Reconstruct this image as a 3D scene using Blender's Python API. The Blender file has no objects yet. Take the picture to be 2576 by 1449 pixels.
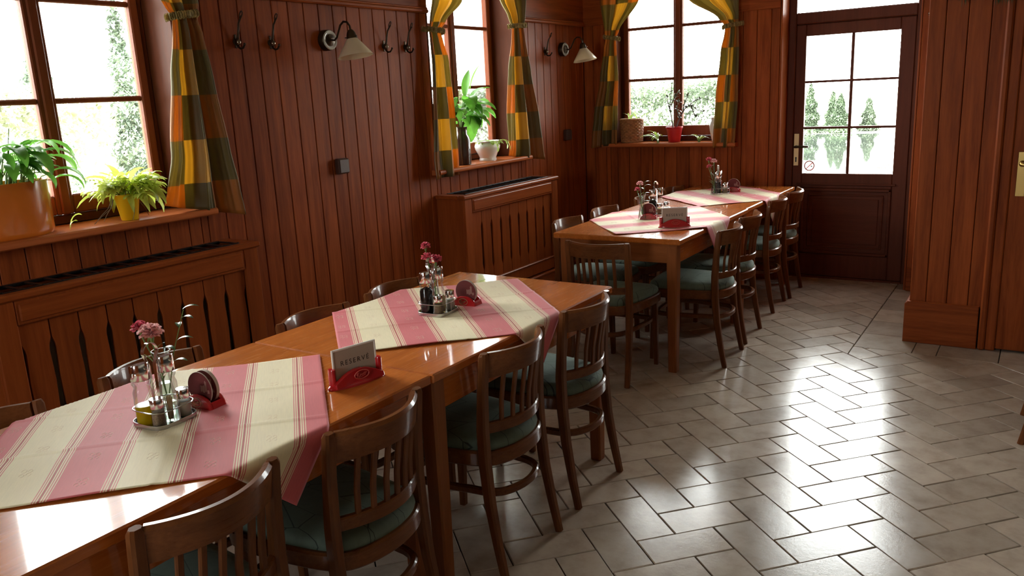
import bpy, bmesh, math, random
from mathutils import Vector, Matrix

SC = bpy.context.scene
COL = SC.collection
PI = math.pi
XL, YB, ZC = -3.43, 6.48, 2.78          # left wall face, back wall face, ceiling


# ------------------------------------------------------------------ mesh helpers
class MB:
    """Collects polygons; build() links them as ONE mesh object."""

    def __init__(s):
        s.v, s.f, s.uv = [], [], []

    def add(s, vs, fs, uvs=None):
        o = len(s.v)
        s.v += [tuple(p) for p in vs]
        s.f += [tuple(i + o for i in f) for f in fs]
        s.uv += list(uvs) if uvs else [(0.0, 0.0)] * len(vs)
        return s

    def convex(s, vs, fs):
        c = Vector((0, 0, 0))
        for p in vs:
            c += Vector(p)
        c /= len(vs)
        out = []
        for f in fs:
            p = [Vector(vs[i]) for i in f]
            n = (p[1] - p[0]).cross(p[2] - p[0])
            if n.dot(p[0] - c) < 0:
                f = tuple(reversed(f))
            out.append(f)
        return s.add(vs, out)

    def box(s, x0, x1, y0, y1, z0, z1, e=0.0, mat=None):
        cx, cy, cz = (x0 + x1) / 2, (y0 + y1) / 2, (z0 + z1) / 2
        a, b, c = abs(x1 - x0) / 2, abs(y1 - y0) / 2, abs(z1 - z0) / 2
        e = min(e, a * .95, b * .95, c * .95)
        vs, fs = [], []
        S = (-1, 1)
        if e <= 0:
            idx = {}
            for i in S:
                for j in S:
                    for k in S:
                        idx[(i, j, k)] = len(vs)
                        vs.append(Vector((i * a, j * b, k * c)))
            for i in S:
                fs.append([idx[(i, -1, -1)], idx[(i, 1, -1)], idx[(i, 1, 1)], idx[(i, -1, 1)]])
                fs.append([idx[(-1, i, -1)], idx[(1, i, -1)], idx[(1, i, 1)], idx[(-1, i, 1)]])
                fs.append([idx[(-1, -1, i)], idx[(1, -1, i)], idx[(1, 1, i)], idx[(-1, 1, i)]])
        else:
            X, Y, Z = {}, {}, {}
            for i in S:
                for j in S:
                    for k in S:
                        X[(i, j, k)] = len(vs); vs.append(Vector((i * a, j * (b - e), k * (c - e))))
                        Y[(i, j, k)] = len(vs); vs.append(Vector((i * (a - e), j * b, k * (c - e))))
                        Z[(i, j, k)] = len(vs); vs.append(Vector((i * (a - e), j * (b - e), k * c)))
                        fs.append([X[(i, j, k)], Y[(i, j, k)], Z[(i, j, k)]])
            for i in S:
                fs.append([X[(i, -1, -1)], X[(i, 1, -1)], X[(i, 1, 1)], X[(i, -1, 1)]])
                fs.append([Y[(-1, i, -1)], Y[(1, i, -1)], Y[(1, i, 1)], Y[(-1, i, 1)]])
                fs.append([Z[(-1, -1, i)], Z[(1, -1, i)], Z[(1, 1, i)], Z[(-1, 1, i)]])
                for j in S:
                    fs.append([X[(i, j, -1)], X[(i, j, 1)], Y[(i, j, 1)], Y[(i, j, -1)]])
                    fs.append([X[(i, -1, j)], X[(i, 1, j)], Z[(i, 1, j)], Z[(i, -1, j)]])
                    fs.append([Y[(-1, i, j)], Y[(1, i, j)], Z[(1, i, j)], Z[(-1, i, j)]])
        o = Vector((cx, cy, cz))
        vs = [v + o for v in vs]
        if mat is not None:
            vs = [mat @ v for v in vs]
        return s.convex(vs, fs)

    def prism(s, poly, d0, d1, axis='y', c=0.0):
        """polygon poly (2D) extruded between d0 and d1 along axis; the 2D axes keep the order x,y,z."""
        def P(p, d):
            if axis == 'x':
                return Vector((d, p[0], p[1]))
            if axis == 'y':
                return Vector((p[0], d, p[1]))
            return Vector((p[0], p[1], d))
        n = len(poly)
        if c > 0:
            m = Vector((sum(p[0] for p in poly) / n, sum(p[1] for p in poly) / n))
            ins = []
            for p in poly:
                q = Vector(p) - m
                L = max(q.length, 1e-6)
                ins.append(m + q * ((L - c) / L))
            sg = 1 if d1 > d0 else -1
            rings = [[P(p, d0) for p in ins], [P(p, d0 + sg * c) for p in poly], [P(p, d1 - sg * c) for p in poly], [P(p, d1) for p in ins]]
        else:
            rings = [[P(p, d0) for p in poly], [P(p, d1) for p in poly]]
        return s.loft(rings)

    def loft(s, rings, closed=True, caps=True, loop=False, uvs=None):
        n = len(rings[0])
        vs = [p for r in rings for p in r]
        fs = []
        m = len(rings)
        for i in range(m if loop else m - 1):
            i2 = (i + 1) % m
            for j in range(n if closed else n - 1):
                j2 = (j + 1) % n
                fs.append((i * n + j, i * n + j2, i2 * n + j2, i2 * n + j))
        if caps and closed and not loop:
            fs.append(tuple(reversed(range(n))))
            fs.append(tuple((m - 1) * n + j for j in range(n)))
        return s.add(vs, fs, uvs)

    def tube(s, path, r, n=8, loop=False, caps=True):
        path = [Vector(p) for p in path]
        rs = r if isinstance(r, (list, tuple)) else [r] * len(path)
        sec = [[(math.cos(2 * PI * k / n) * q, math.sin(2 * PI * k / n) * q) for k in range(n)] for q in rs]
        return s.sweep(path, sec, loop=loop, caps=caps)

    def sweep(s, path, sec, up=None, loop=False, caps=True):
        """sec: one 2D section (list of points) or one per path point. First axis = side, second = up."""
        path = [Vector(p) for p in path]
        m = len(path)
        per = isinstance(sec[0][0], (list, tuple))
        rings = []
        prev = None
        for i in range(m):
            if loop:
                t = path[(i + 1) % m] - path[i - 1]
            else:
                t = path[min(i + 1, m - 1)] - path[max(i - 1, 0)]
            t.normalize()
            if up is not None:
                u = Vector(up)
            elif prev is None:
                u = Vector((0, 0, 1)) if abs(t.z) < .9 else Vector((0, 1, 0))
            else:
                u = prev
            side = t.cross(u)
            if side.length < 1e-6:
                side = t.cross(Vector((1, 0, 0)))
            side.normalize()
            u = side.cross(t).normalized()
            prev = u
            q = sec[i] if per else sec
            rings.append([path[i] + side * p[0] + u * p[1] for p in q])
        return s.loft(rings, caps=caps, loop=loop)

    def lathe(s, prof, c=(0, 0, 0), n=24, sx=1.0, sy=1.0, caps=True):
        rings = []
        for r, z in prof:
            r = max(r, 1e-5)
            rings.append([Vector((c[0] + r * sx * math.cos(2 * PI * k / n), c[1] + r * sy * math.sin(2 * PI * k / n), c[2] + z)) for k in range(n)])
        return s.loft(rings, caps=caps)

    def ball(s, c, r, n=12, m=8, sz=1.0):
        return s.lathe([(r * math.sin(PI * i / m), -r * sz * math.cos(PI * i / m)) for i in range(m + 1)], c, n)

    def xf(s, mat, start=0):
        s.v = s.v[:start] + [tuple(mat @ Vector(p)) for p in s.v[start:]]
        return s

    def mesh(s, name, mat=None, angle=35, smooth=True, recalc=True):
        me = bpy.data.meshes.new(name)
        me.from_pydata(s.v, [], s.f)
        if any(u != (0.0, 0.0) for u in s.uv):
            ul = me.uv_layers.new(name='UVMap')
            for l in me.loops:
                ul.data[l.index].uv = s.uv[l.vertex_index]
        if recalc:
            bm = bmesh.new(); bm.from_mesh(me)
            bmesh.ops.recalc_face_normals(bm, faces=bm.faces)
            bm.to_mesh(me); bm.free()
        if smooth:
            me.shade_smooth()
            me.set_sharp_from_angle(angle=math.radians(angle))
        if mat:
            me.materials.append(mat)
        me.update()
        return me

    def build(s, name, mat, parent=None, **k):
        o = bpy.data.objects.new(name, s.mesh(name, mat, **k))
        COL.objects.link(o)
        if parent is not None:
            o.parent = parent
        return o


def rrect(w, h, c):
    """chamfered rectangle section"""
    a, b = w / 2, h / 2
    return [(a, b - c), (a - c, b), (-a + c, b), (-a, b - c), (-a, -b + c), (-a + c, -b), (a - c, -b), (a, -b + c)]


def thing(name, label, cat, loc=(0, 0, 0), rz=0.0, group=None):
    o = bpy.data.objects.new(name, None)
    COL.objects.link(o)
    o.empty_display_size = .05
    o.location = loc
    o.rotation_euler = (0, 0, rz)
    return tag(o, label, cat, group)


def tag(o, label, cat, group=None):
    o['label'] = label
    o['category'] = cat
    if group:
        o['group'] = group
    elif 'group' in o:
        del o['group']
    return o


def struct(o, label=None):
    o['kind'] = 'structure'
    if label:
        o['label'] = label
    return o


def dup(root, label, group=None, loc=None, rz=None):
    r = root.copy()
    COL.objects.link(r)
    for ch in root.children:
        c = ch.copy(); COL.objects.link(c); c.parent = r
        for g in ch.children:
            d = g.copy(); COL.objects.link(d); d.parent = c
    r['label'] = label
    if group:
        r['group'] = group
    if loc is not None:
        r.location = loc
    if rz is not None:
        r.rotation_euler = (0, 0, rz)
    return r


def lerp_table(tab, t):
    """tab: list of (t, a, b, ...) sorted; smooth interpolation"""
    if t <= tab[0][0]:
        return tab[0][1:]
    for p, q in zip(tab, tab[1:]):
        if t <= q[0]:
            k = (t - p[0]) / (q[0] - p[0])
            k = k * k * (3 - 2 * k) * .6 + k * .4
            return tuple(a + (b - a) * k for a, b in zip(p[1:], q[1:]))
    return tab[-1][1:]


# ------------------------------------------------------------------ materials
def newmat(name):
    m = bpy.data.materials.new(name)
    m.use_nodes = True
    nt = m.node_tree
    b = nt.nodes['Principled BSDF']
    return m, nt, b


def N(nt, typ, **kw):
    n = nt.nodes.new(typ)
    for k, v in kw.items():
        if k in n.inputs:
            n.inputs[k].default_value = v
        else:
            setattr(n, k, v)
    return n


def ramp(nt, stops, mode='LINEAR'):
    r = nt.nodes.new('ShaderNodeValToRGB')
    r.color_ramp.interpolation = mode
    el = r.color_ramp.elements
    while len(el) > 1:
        el.remove(el[-1])
    el[0].position = stops[0][0]
    el[0].color = (*stops[0][1], 1)
    for p, c in stops[1:]:
        e = el.new(p)
        e.color = (*c, 1)
    return r


def coords(nt, kind='Object', scale=(1, 1, 1), jitter=True):
    tc = nt.nodes.new('ShaderNodeTexCoord')
    out = tc.outputs[kind]
    if jitter:
        oi = nt.nodes.new('ShaderNodeObjectInfo')
        mul = N(nt, 'ShaderNodeMath', operation='MULTIPLY'); mul.inputs[1].default_value = 37.0
        nt.links.new(oi.outputs['Random'], mul.inputs[0])
        ad = N(nt, 'ShaderNodeVectorMath', operation='ADD')
        nt.links.new(out, ad.inputs[0]); nt.links.new(mul.outputs[0], ad.inputs[1])
        out = ad.outputs[0]
    mp = nt.nodes.new('ShaderNodeMapping')
    mp.inputs['Scale'].default_value = scale
    nt.links.new(out, mp.inputs['Vector'])
    return mp.outputs['Vector']


def wood(name, dark, light, grain='z', across=16.0, along=1.1, rough=.42, island=.25, coat=0.0, spec=.09, bump=.08, jitter=True):
    m, nt, b = newmat(name)
    sc = {'x': (along, across, across), 'y': (across, along, across), 'z': (across, across, along)}[grain]
    v = coords(nt, 'Object', sc, jitter)
    n1 = N(nt, 'ShaderNodeTexNoise', Scale=1.0, Detail=6.0, Roughness=.6, Distortion=.9)
    n2 = N(nt, 'ShaderNodeTexNoise', Scale=4.5, Detail=4.0, Roughness=.7)
    nt.links.new(v, n1.inputs['Vector']); nt.links.new(v, n2.inputs['Vector'])
    mx = N(nt, 'ShaderNodeMath', operation='MULTIPLY_ADD'); mx.inputs[1].default_value = .35
    nt.links.new(n2.outputs['Fac'], mx.inputs[0])
    m7 = N(nt, 'ShaderNodeMath', operation='MULTIPLY'); m7.inputs[1].default_value = .65
    nt.links.new(n1.outputs['Fac'], m7.inputs[0]); nt.links.new(m7.outputs[0], mx.inputs[2])
    r = ramp(nt, [(.3, dark), (.68, light)])
    nt.links.new(mx.outputs[0], r.inputs['Fac'])
    geo = nt.nodes.new('ShaderNodeNewGeometry')
    mr = N(nt, 'ShaderNodeMapRange'); mr.inputs['To Min'].default_value = 1 - island; mr.inputs['To Max'].default_value = 1 + island
    nt.links.new(geo.outputs['Random Per Island'], mr.inputs['Value'])
    hs = nt.nodes.new('ShaderNodeHueSaturation')
    nt.links.new(mr.outputs[0], hs.inputs['Value']); nt.links.new(r.outputs['Color'], hs.inputs['Color'])
    nt.links.new(hs.outputs['Color'], b.inputs['Base Color'])
    b.inputs['Specular IOR Level'].default_value = spec
    rr = N(nt, 'ShaderNodeMapRange'); rr.inputs['To Min'].default_value = rough * .85; rr.inputs['To Max'].default_value = min(1, rough * 1.2)
    nt.links.new(n2.outputs['Fac'], rr.inputs['Value']); nt.links.new(rr.outputs[0], b.inputs['Roughness'])
    if coat:
        b.inputs['Coat Weight'].default_value = coat
        b.inputs['Coat Roughness'].default_value = .06
    if bump:
        bp = N(nt, 'ShaderNodeBump', Strength=bump, Distance=.002)
        nt.links.new(mx.outputs[0], bp.inputs['Height']); nt.links.new(bp.outputs['Normal'], b.inputs['Normal'])
        if coat:
            nt.links.new(bp.outputs['Normal'], b.inputs['Coat Normal'])
    return m


def plain(name, col, rough=.5, metal=0.0, spec=.5, coat=0.0, noise=0.0, nscale=30.0, trans=0.0, bump=0.0):
    m, nt, b = newmat(name)
    b.inputs['Base Color'].default_value = (*col, 1)
    b.inputs['Roughness'].default_value = rough
    b.inputs['Metallic'].default_value = metal
    b.inputs['Specular IOR Level'].default_value = spec
    b.inputs['Coat Weight'].default_value = coat
    b.inputs['Coat Roughness'].default_value = .05
    if noise or bump:
        v = coords(nt)
        n = N(nt, 'ShaderNodeTexNoise', Scale=nscale, Detail=4.0)
        nt.links.new(v, n.inputs['Vector'])
        if noise:
            r = ramp(nt, [(.3, tuple(c * (1 - noise) for c in col)), (.7, tuple(min(1, c * (1 + noise)) for c in col))])
            nt.links.new(n.outputs['Fac'], r.inputs['Fac']); nt.links.new(r.outputs['Color'], b.inputs['Base Color'])
        if bump:
            bp = N(nt, 'ShaderNodeBump', Strength=bump, Distance=.003)
            nt.links.new(n.outputs['Fac'], bp.inputs['Height']); nt.links.new(bp.outputs['Normal'], b.inputs['Normal'])
    if trans:
        tr = nt.nodes.new('ShaderNodeBsdfTranslucent')
        src = b.inputs['Base Color']
        if src.links:
            nt.links.new(src.links[0].from_socket, tr.inputs['Color'])
        else:
            tr.inputs['Color'].default_value = (*col, 1)
        mixs = nt.nodes.new('ShaderNodeMixShader'); mixs.inputs[0].default_value = trans
        out = nt.nodes['Material Output']
        nt.links.new(b.outputs[0], mixs.inputs[1]); nt.links.new(tr.outputs[0], mixs.inputs[2])
        nt.links.new(mixs.outputs[0], out.inputs['Surface'])
    return m


def thin_glass(name, tint=(1, 1, 1), refl=1.0, rough=.02):
    """clear thin glass: transparency with Fresnel reflection"""
    m = bpy.data.materials.new(name); m.use_nodes = True
    nt = m.node_tree
    nt.nodes.remove(nt.nodes['Principled BSDF'])
    t = nt.nodes.new('ShaderNodeBsdfTransparent'); t.inputs['Color'].default_value = (*tint, 1)
    g = nt.nodes.new('ShaderNodeBsdfGlossy'); g.inputs['Roughness'].default_value = rough
    fr = nt.nodes.new('ShaderNodeFresnel'); fr.inputs['IOR'].default_value = 1.45
    mu = N(nt, 'ShaderNodeMath', operation='MULTIPLY'); mu.inputs[1].default_value = refl
    nt.links.new(fr.outputs[0], mu.inputs[0])
    mx = nt.nodes.new('ShaderNodeMixShader')
    nt.links.new(mu.outputs[0], mx.inputs[0]); nt.links.new(t.outputs[0], mx.inputs[1]); nt.links.new(g.outputs[0], mx.inputs[2])
    nt.links.new(mx.outputs[0], nt.nodes['Material Output'].inputs['Surface'])
    return m


WALL_D, WALL_L = (.135, .024, .0045), (.345, .080, .018)
M = {}
M['wall_z'] = wood('wall pine z', WALL_D, WALL_L, 'z', rough=.42, island=.16, jitter=False)
M['wall_y'] = wood('wall pine y', WALL_D, WALL_L, 'y', rough=.42, island=.12, jitter=False)
M['wall_x'] = wood('wall pine x', WALL_D, WALL_L, 'x', rough=.42, island=.12, jitter=False)
M['groove'] = plain('groove shadow wood', (.045, .014, .006), .7)
M['trim_z'] = wood('trim wood z', (.20, .044, .012), (.30, .072, .019), 'z', rough=.36, island=.08, jitter=False)
M['trim_y'] = wood('trim wood y', (.20, .044, .012), (.30, .072, .019), 'y', rough=.36, island=.08, jitter=False)
M['trim_x'] = wood('trim wood x', (.20, .044, .012), (.30, .072, .019), 'x', rough=.36, island=.08, jitter=False)
M['sill_y'] = wood('sill wood y', (.34, .088, .028), (.50, .145, .048), 'y', rough=.24, island=.05, jitter=False)
M['sill_x'] = wood('sill wood x', (.34, .088, .028), (.50, .145, .048), 'x', rough=.24, island=.05, jitter=False)
M['frame'] = wood('window frame wood', (.15, .040, .019), (.22, .062, .029), 'z', rough=.5, island=.05, jitter=False)
M['white_frame'] = plain('outer frame paint', (.88, .88, .86), .5)
M['door'] = wood('door dark wood z', (.085, .024, .013), (.13, .038, .020), 'z', rough=.38, island=.05, jitter=False)
M['door_x'] = wood('door dark wood x', (.085, .024, .013), (.13, .038, .020), 'x', rough=.38, island=.05, jitter=False)
M['rad_z'] = wood('radiator cover wood z', (.185, .037, .008), (.305, .073, .016), 'z', rough=.34, island=.12, jitter=False)
M['rad_y'] = wood('radiator cover wood y', (.185, .037, .008), (.305, .073, .016), 'y', rough=.30, island=.10, jitter=False)
M['ch_z'] = wood('chair walnut z', (.092, .029, .009), (.185, .064, .020), 'z', across=30, along=3, rough=.30, island=.12, coat=.25)
M['ch_x'] = wood('chair walnut x', (.092, .029, .009), (.185, .064, .020), 'x', across=30, along=3, rough=.28, island=.12, coat=.3)
M['tb_y'] = wood('table top wood', (.34, .088, .015), (.56, .165, .030), 'y', across=22, along=1.6, rough=.26, island=.06, coat=.75, bump=.03)
M['tb_z'] = wood('table leg wood', (.20, .062, .020), (.32, .108, .035), 'z', across=22, along=2, rough=.32, island=.08, coat=.2)
M['tb_x'] = wood('table apron wood', (.20, .062, .020), (.34, .115, .036), 'x', across=22, along=2, rough=.32, island=.08, coat=.2)
M['black'] = plain('black iron', (.012, .012, .013), .38, .6)
M['bronze'] = plain('dark bronze', (.055, .036, .022), .35, .85)
M['brass'] = plain('brass', (.50, .34, .12), .30, 1.0)
M['satin_brass'] = plain('satin brass plate', (.50, .36, .19), .36, .9)
M['chrome'] = plain('chrome', (.80, .80, .80), .10, 1.0)
M['steel'] = plain('brushed steel', (.50, .49, .48), .24, 1.0)
M['ceramic'] = plain('glazed grey ceramic', (.50, .50, .46), .2, coat=.5)
M['white'] = plain('white glaze', (.82, .80, .76), .16, coat=.4)
M['opal'] = plain('opal glass', (.80, .72, .58), .18, coat=.4, trans=.45)
M['red'] = plain('red plastic', (.42, .008, .012), .22, coat=.35)
M['red_lt'] = plain('raised red emblem', (.55, .07, .06), .25, coat=.3)
M['gold_lt'] = plain('embossed gold emblem', (.42, .18, .09), .3, coat=.3)
M['coaster'] = plain('dark red beer mat', (.13, .012, .012), .75)
M['coaster_rim'] = plain('beer mat edge', (.42, .33, .27), .85)
M['print'] = plain('pale print', (.42, .24, .20), .8)
M['card'] = plain('card paper', (.42, .36, .30), .7)
M['ink'] = plain('black ink', (.012, .010, .010), .6)
M['acrylic'] = plain('milky acrylic edge', (.85, .84, .82), .12, coat=.5)
M['glass'] = thin_glass('window glass', (.97, .985, .98), .8)
M['clear'] = thin_glass('table glass', (.95, .965, .96), .55)
M['water'] = thin_glass('vase water', (.86, .90, .86), .5)
M['oil'] = plain('olive oil', (.70, .52, .01), .15, trans=.7)
M['vinegar'] = plain('dark balsamic', (.010, .006, .005), .12)
M['pepper'] = plain('ground pepper', (.22, .15, .09), .9, noise=.5, nscale=400)
M['salt'] = plain('white salt', (.72, .68, .62), .9)
M['pick'] = plain('pale toothpicks', (.66, .55, .38), .8)
M['orange_pot'] = plain('orange glazed pot', (.60, .16, .018), .22, coat=.5, noise=.12, nscale=6)
M['yellow_pot'] = plain('yellow plastic pot', (.75, .50, .01), .35, trans=.1)
M['red_pot'] = plain('red plastic pot', (.52, .012, .018), .4)
M['brown_pot'] = plain('brown glazed pot', (.055, .026, .018), .16, coat=.6, bump=.5, nscale=60)
M['wicker'] = plain('woven wicker', (.36, .16, .06), .55, noise=.35, nscale=40)
M['soil'] = plain('soil', (.03, .02, .012), .95)
M['leaf'] = plain('broad leaf', (.11, .30, .035), .32, trans=.5, noise=.35, nscale=9)
M['leaf_dk'] = plain('dark leaf', (.030, .085, .022), .3, trans=.25, noise=.25, nscale=9)
M['fern'] = plain('variegated fern', (.50, .58, .10), .4, trans=.5, noise=.35, nscale=14)
M['spider'] = plain('spider plant leaf', (.30, .42, .09), .4, trans=.4, noise=.3, nscale=30)
M['jade'] = plain('jade leaf', (.10, .12, .07), .3, trans=.15, noise=.3, nscale=20)
M['stemg'] = plain('green stem', (.16, .24, .06), .5, trans=.2)
M['root'] = plain('brown aerial root', (.16, .10, .06), .7)
M['twig'] = plain('woody twig', (.07, .05, .04), .7)
M['petal'] = plain('pink carnation petal', (.62, .10, .14), .6, trans=.3, noise=.45, nscale=90)
M['petal_lt'] = plain('pale pink carnation petal', (.80, .42, .40), .6, trans=.3, noise=.3, nscale=90)
M['hedge'] = plain('hedge leaves', (.20, .25, .17), .6, trans=.3, noise=.5, nscale=1.3)
M['lining'] = wood('window lining wood', (.070, .018, .008), (.105, .029, .013), 'z', rough=.5, island=.05, jitter=False)
M['pondfir'] = plain('pond fir needles', (.13, .18, .105), .7, trans=.15, noise=.4, nscale=2)
M['rad_core'] = plain('cream radiator paint', (.42, .36, .30), .5)
M['fir'] = plain('conifer needles', (.17, .22, .16), .7, trans=.2, noise=.4, nscale=2)
M['tree'] = plain('pale garden shrub leaves', (.40, .42, .27), .6, trans=.35, noise=.5, nscale=.9)
M['ceiling'] = plain('ceiling paint', (.62, .56, .47), .8, noise=.05, nscale=3)
M['plaster'] = plain('outside plaster', (.6, .57, .5), .9)
M['snow'] = plain('bleached meadow', (.62, .63, .48), .9, noise=.2, nscale=.25)
M['garland'] = plain('dry fir sprig', (.05, .085, .03), .7, trans=.2)
M['tie'] = plain('curtain tie cloth', (.20, .15, .05), .7, trans=.2)
M['plastic_br'] = plain('brown plastic socket', (.055, .026, .020), .3)
M['felt'] = plain('dark red sticker ink', (.50, .03, .04), .6, trans=.4)
M['sticker'] = plain('white sticker', (.78, .76, .73), .6, trans=.75)


def tile_mat():
    m, nt, b = newmat('stoneware tile')
    geo = nt.nodes.new('ShaderNodeNewGeometry')
    v = coords(nt, 'Object', (1, 1, 1), False)
    n1 = N(nt, 'ShaderNodeTexNoise', Scale=9.0, Detail=6.0, Roughness=.65)
    n2 = N(nt, 'ShaderNodeTexNoise', Scale=55.0, Detail=5.0, Roughness=.7)
    for n in (n1, n2):
        nt.links.new(v, n.inputs['Vector'])
    r = ramp(nt, [(.22, (.30, .235, .188)), (.52, (.43, .355, .29)), (.85, (.50, .43, .36))])
    nt.links.new(n1.outputs['Fac'], r.inputs['Fac'])
    mr = N(nt, 'ShaderNodeMapRange'); mr.inputs['To Min'].default_value = .86; mr.inputs['To Max'].default_value = 1.16
    nt.links.new(geo.outputs['Random Per Island'], mr.inputs['Value'])
    hs = nt.nodes.new('ShaderNodeHueSaturation')
    nt.links.new(mr.outputs[0], hs.inputs['Value']); nt.links.new(r.outputs['Color'], hs.inputs['Color'])
    nt.links.new(hs.outputs['Color'], b.inputs['Base Color'])
    rr = N(nt, 'ShaderNodeMapRange'); rr.inputs['To Min'].default_value = .13; rr.inputs['To Max'].default_value = .23
    nt.links.new(n1.outputs['Fac'], rr.inputs['Value']); nt.links.new(rr.outputs[0], b.inputs['Roughness'])
    b.inputs['Specular IOR Level'].default_value = .44
    bp = N(nt, 'ShaderNodeBump', Strength=.10, Distance=.004)
    nt.links.new(n2.outputs['Fac'], bp.inputs['Height']); nt.links.new(bp.outputs['Normal'], b.inputs['Normal'])
    return m


def cloth_mat():
    m, nt, b = newmat('striped tablecloth')
    red, cream, dk = (.62, .125, .140), (.80, .70, .47), (.46, .09, .08)
    per = .27
    stops, x = [], 0.0

    def put(w, c):
        nonlocal x
        stops.append((x / per, c)); x += w
    put(.052, red)
    for band in range(2):
        seq = [cream, red, cream, red, cream, dk, dk, cream, red, cream, red, cream]
        for i, c in enumerate(seq):
            put(.033 / len(seq), c)
        if band == 0:
            put(.100, cream)
    put(.052, red)
    tc = nt.nodes.new('ShaderNodeTexCoord')
    sp = nt.nodes.new('ShaderNodeSeparateXYZ'); nt.links.new(tc.outputs['UV'], sp.inputs[0])
    dv = N(nt, 'ShaderNodeMath', operation='DIVIDE'); dv.inputs[1].default_value = per
    nt.links.new(sp.outputs['X'], dv.inputs[0])
    fr = N(nt, 'ShaderNodeMath', operation='FRACT'); nt.links.new(dv.outputs[0], fr.inputs[0])
    r = ramp(nt, stops[:32], 'CONSTANT')
    nt.links.new(fr.outputs[0], r.inputs['Fac'])
    mp = nt.nodes.new('ShaderNodeMapping'); mp.inputs['Scale'].default_value = (260, 18, 1); nt.links.new(tc.outputs['UV'], mp.inputs['Vector'])
    n = N(nt, 'ShaderNodeTexNoise', Scale=1.0, Detail=3.0); nt.links.new(mp.outputs[0], n.inputs['Vector'])
    mr = N(nt, 'ShaderNodeMapRange'); mr.inputs['To Min'].default_value = .90; mr.inputs['To Max'].default_value = 1.1
    nt.links.new(n.outputs['Fac'], mr.inputs['Value'])
    hs = nt.nodes.new('ShaderNodeHueSaturation')
    nt.links.new(mr.outputs[0], hs.inputs['Value']); nt.links.new(r.outputs['Color'], hs.inputs['Color'])
    nt.links.new(hs.outputs['Color'], b.inputs['Base Color'])
    b.inputs['Roughness'].default_value = .62
    b.inputs['Specular IOR Level'].default_value = .25
    b.inputs['Sheen Weight'].default_value = .15
    bp = N(nt, 'ShaderNodeBump', Strength=.12, Distance=.001)
    nt.links.new(n.outputs['Fac'], bp.inputs['Height']); nt.links.new(bp.outputs['Normal'], b.inputs['Normal'])
    tr = nt.nodes.new('ShaderNodeBsdfTranslucent'); nt.links.new(hs.outputs['Color'], tr.inputs['Color'])
    mx = nt.nodes.new('ShaderNodeMixShader'); mx.inputs[0].default_value = .12
    nt.links.new(b.outputs[0], mx.inputs[1]); nt.links.new(tr.outputs[0], mx.inputs[2])
    nt.links.new(mx.outputs[0], nt.nodes['Material Output'].inputs['Surface'])
    return m


def curtain_mat():
    m, nt, b = newmat('plaid curtain')
    tc = nt.nodes.new('ShaderNodeTexCoord')
    sp = nt.nodes.new('ShaderNodeSeparateXYZ'); nt.links.new(tc.outputs['UV'], sp.inputs[0])

    def cell(sock, size, mul):
        a = N(nt, 'ShaderNodeMath', operation='DIVIDE'); a.inputs[1].default_value = size
        nt.links.new(sock, a.inputs[0])
        f = N(nt, 'ShaderNodeMath', operation='FLOOR'); nt.links.new(a.outputs[0], f.inputs[0])
        g = N(nt, 'ShaderNodeMath', operation='MULTIPLY'); g.inputs[1].default_value = mul
        nt.links.new(f.outputs[0], g.inputs[0])
        return g.outputs[0]
    ad = N(nt, 'ShaderNodeMath', operation='ADD')
    col = cell(sp.outputs['X'], .135, 1)
    nt.links.new(col, ad.inputs[0]); nt.links.new(cell(sp.outputs['Y'], .205, 1), ad.inputs[1])
    m1 = N(nt, 'ShaderNodeMath', operation='FLOORED_MODULO'); m1.inputs[1].default_value = 2
    nt.links.new(ad.outputs[0], m1.inputs[0])
    m2 = N(nt, 'ShaderNodeMath', operation='FLOORED_MODULO'); m2.inputs[1].default_value = 2
    nt.links.new(col, m2.inputs[0])
    m3 = N(nt, 'ShaderNodeMath', operation='MULTIPLY_ADD'); m3.inputs[1].default_value = 2
    nt.links.new(m1.outputs[0], m3.inputs[0]); nt.links.new(m2.outputs[0], m3.inputs[2])
    dv = N(nt, 'ShaderNodeMath', operation='MULTIPLY_ADD'); dv.inputs[1].default_value = .25; dv.inputs[2].default_value = .1
    nt.links.new(m3.outputs[0], dv.inputs[0])
    r = ramp(nt, [(0, (.32, .245, .075)), (.25, (.25, .195, .062)), (.5, (.62, .27, .040)), (.75, (.70, .45, .085))], 'CONSTANT')
    nt.links.new(dv.outputs[0], r.inputs['Fac'])
    dk_ = nt.nodes.new('ShaderNodeHueSaturation'); dk_.inputs['Value'].default_value = .55; dk_.inputs['Saturation'].default_value = .95
    nt.links.new(r.outputs['Color'], dk_.inputs['Color']); nt.links.new(dk_.outputs['Color'], b.inputs['Base Color'])
    b.inputs['Roughness'].default_value = .5
    tr = nt.nodes.new('ShaderNodeBsdfTranslucent'); nt.links.new(r.outputs['Color'], tr.inputs['Color'])
    mx = nt.nodes.new('ShaderNodeMixShader'); mx.inputs[0].default_value = .48
    nt.links.new(b.outputs[0], mx.inputs[1]); nt.links.new(tr.outputs[0], mx.inputs[2])
    nt.links.new(mx.outputs[0], nt.nodes['Material Output'].inputs['Surface'])
    return m


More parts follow.
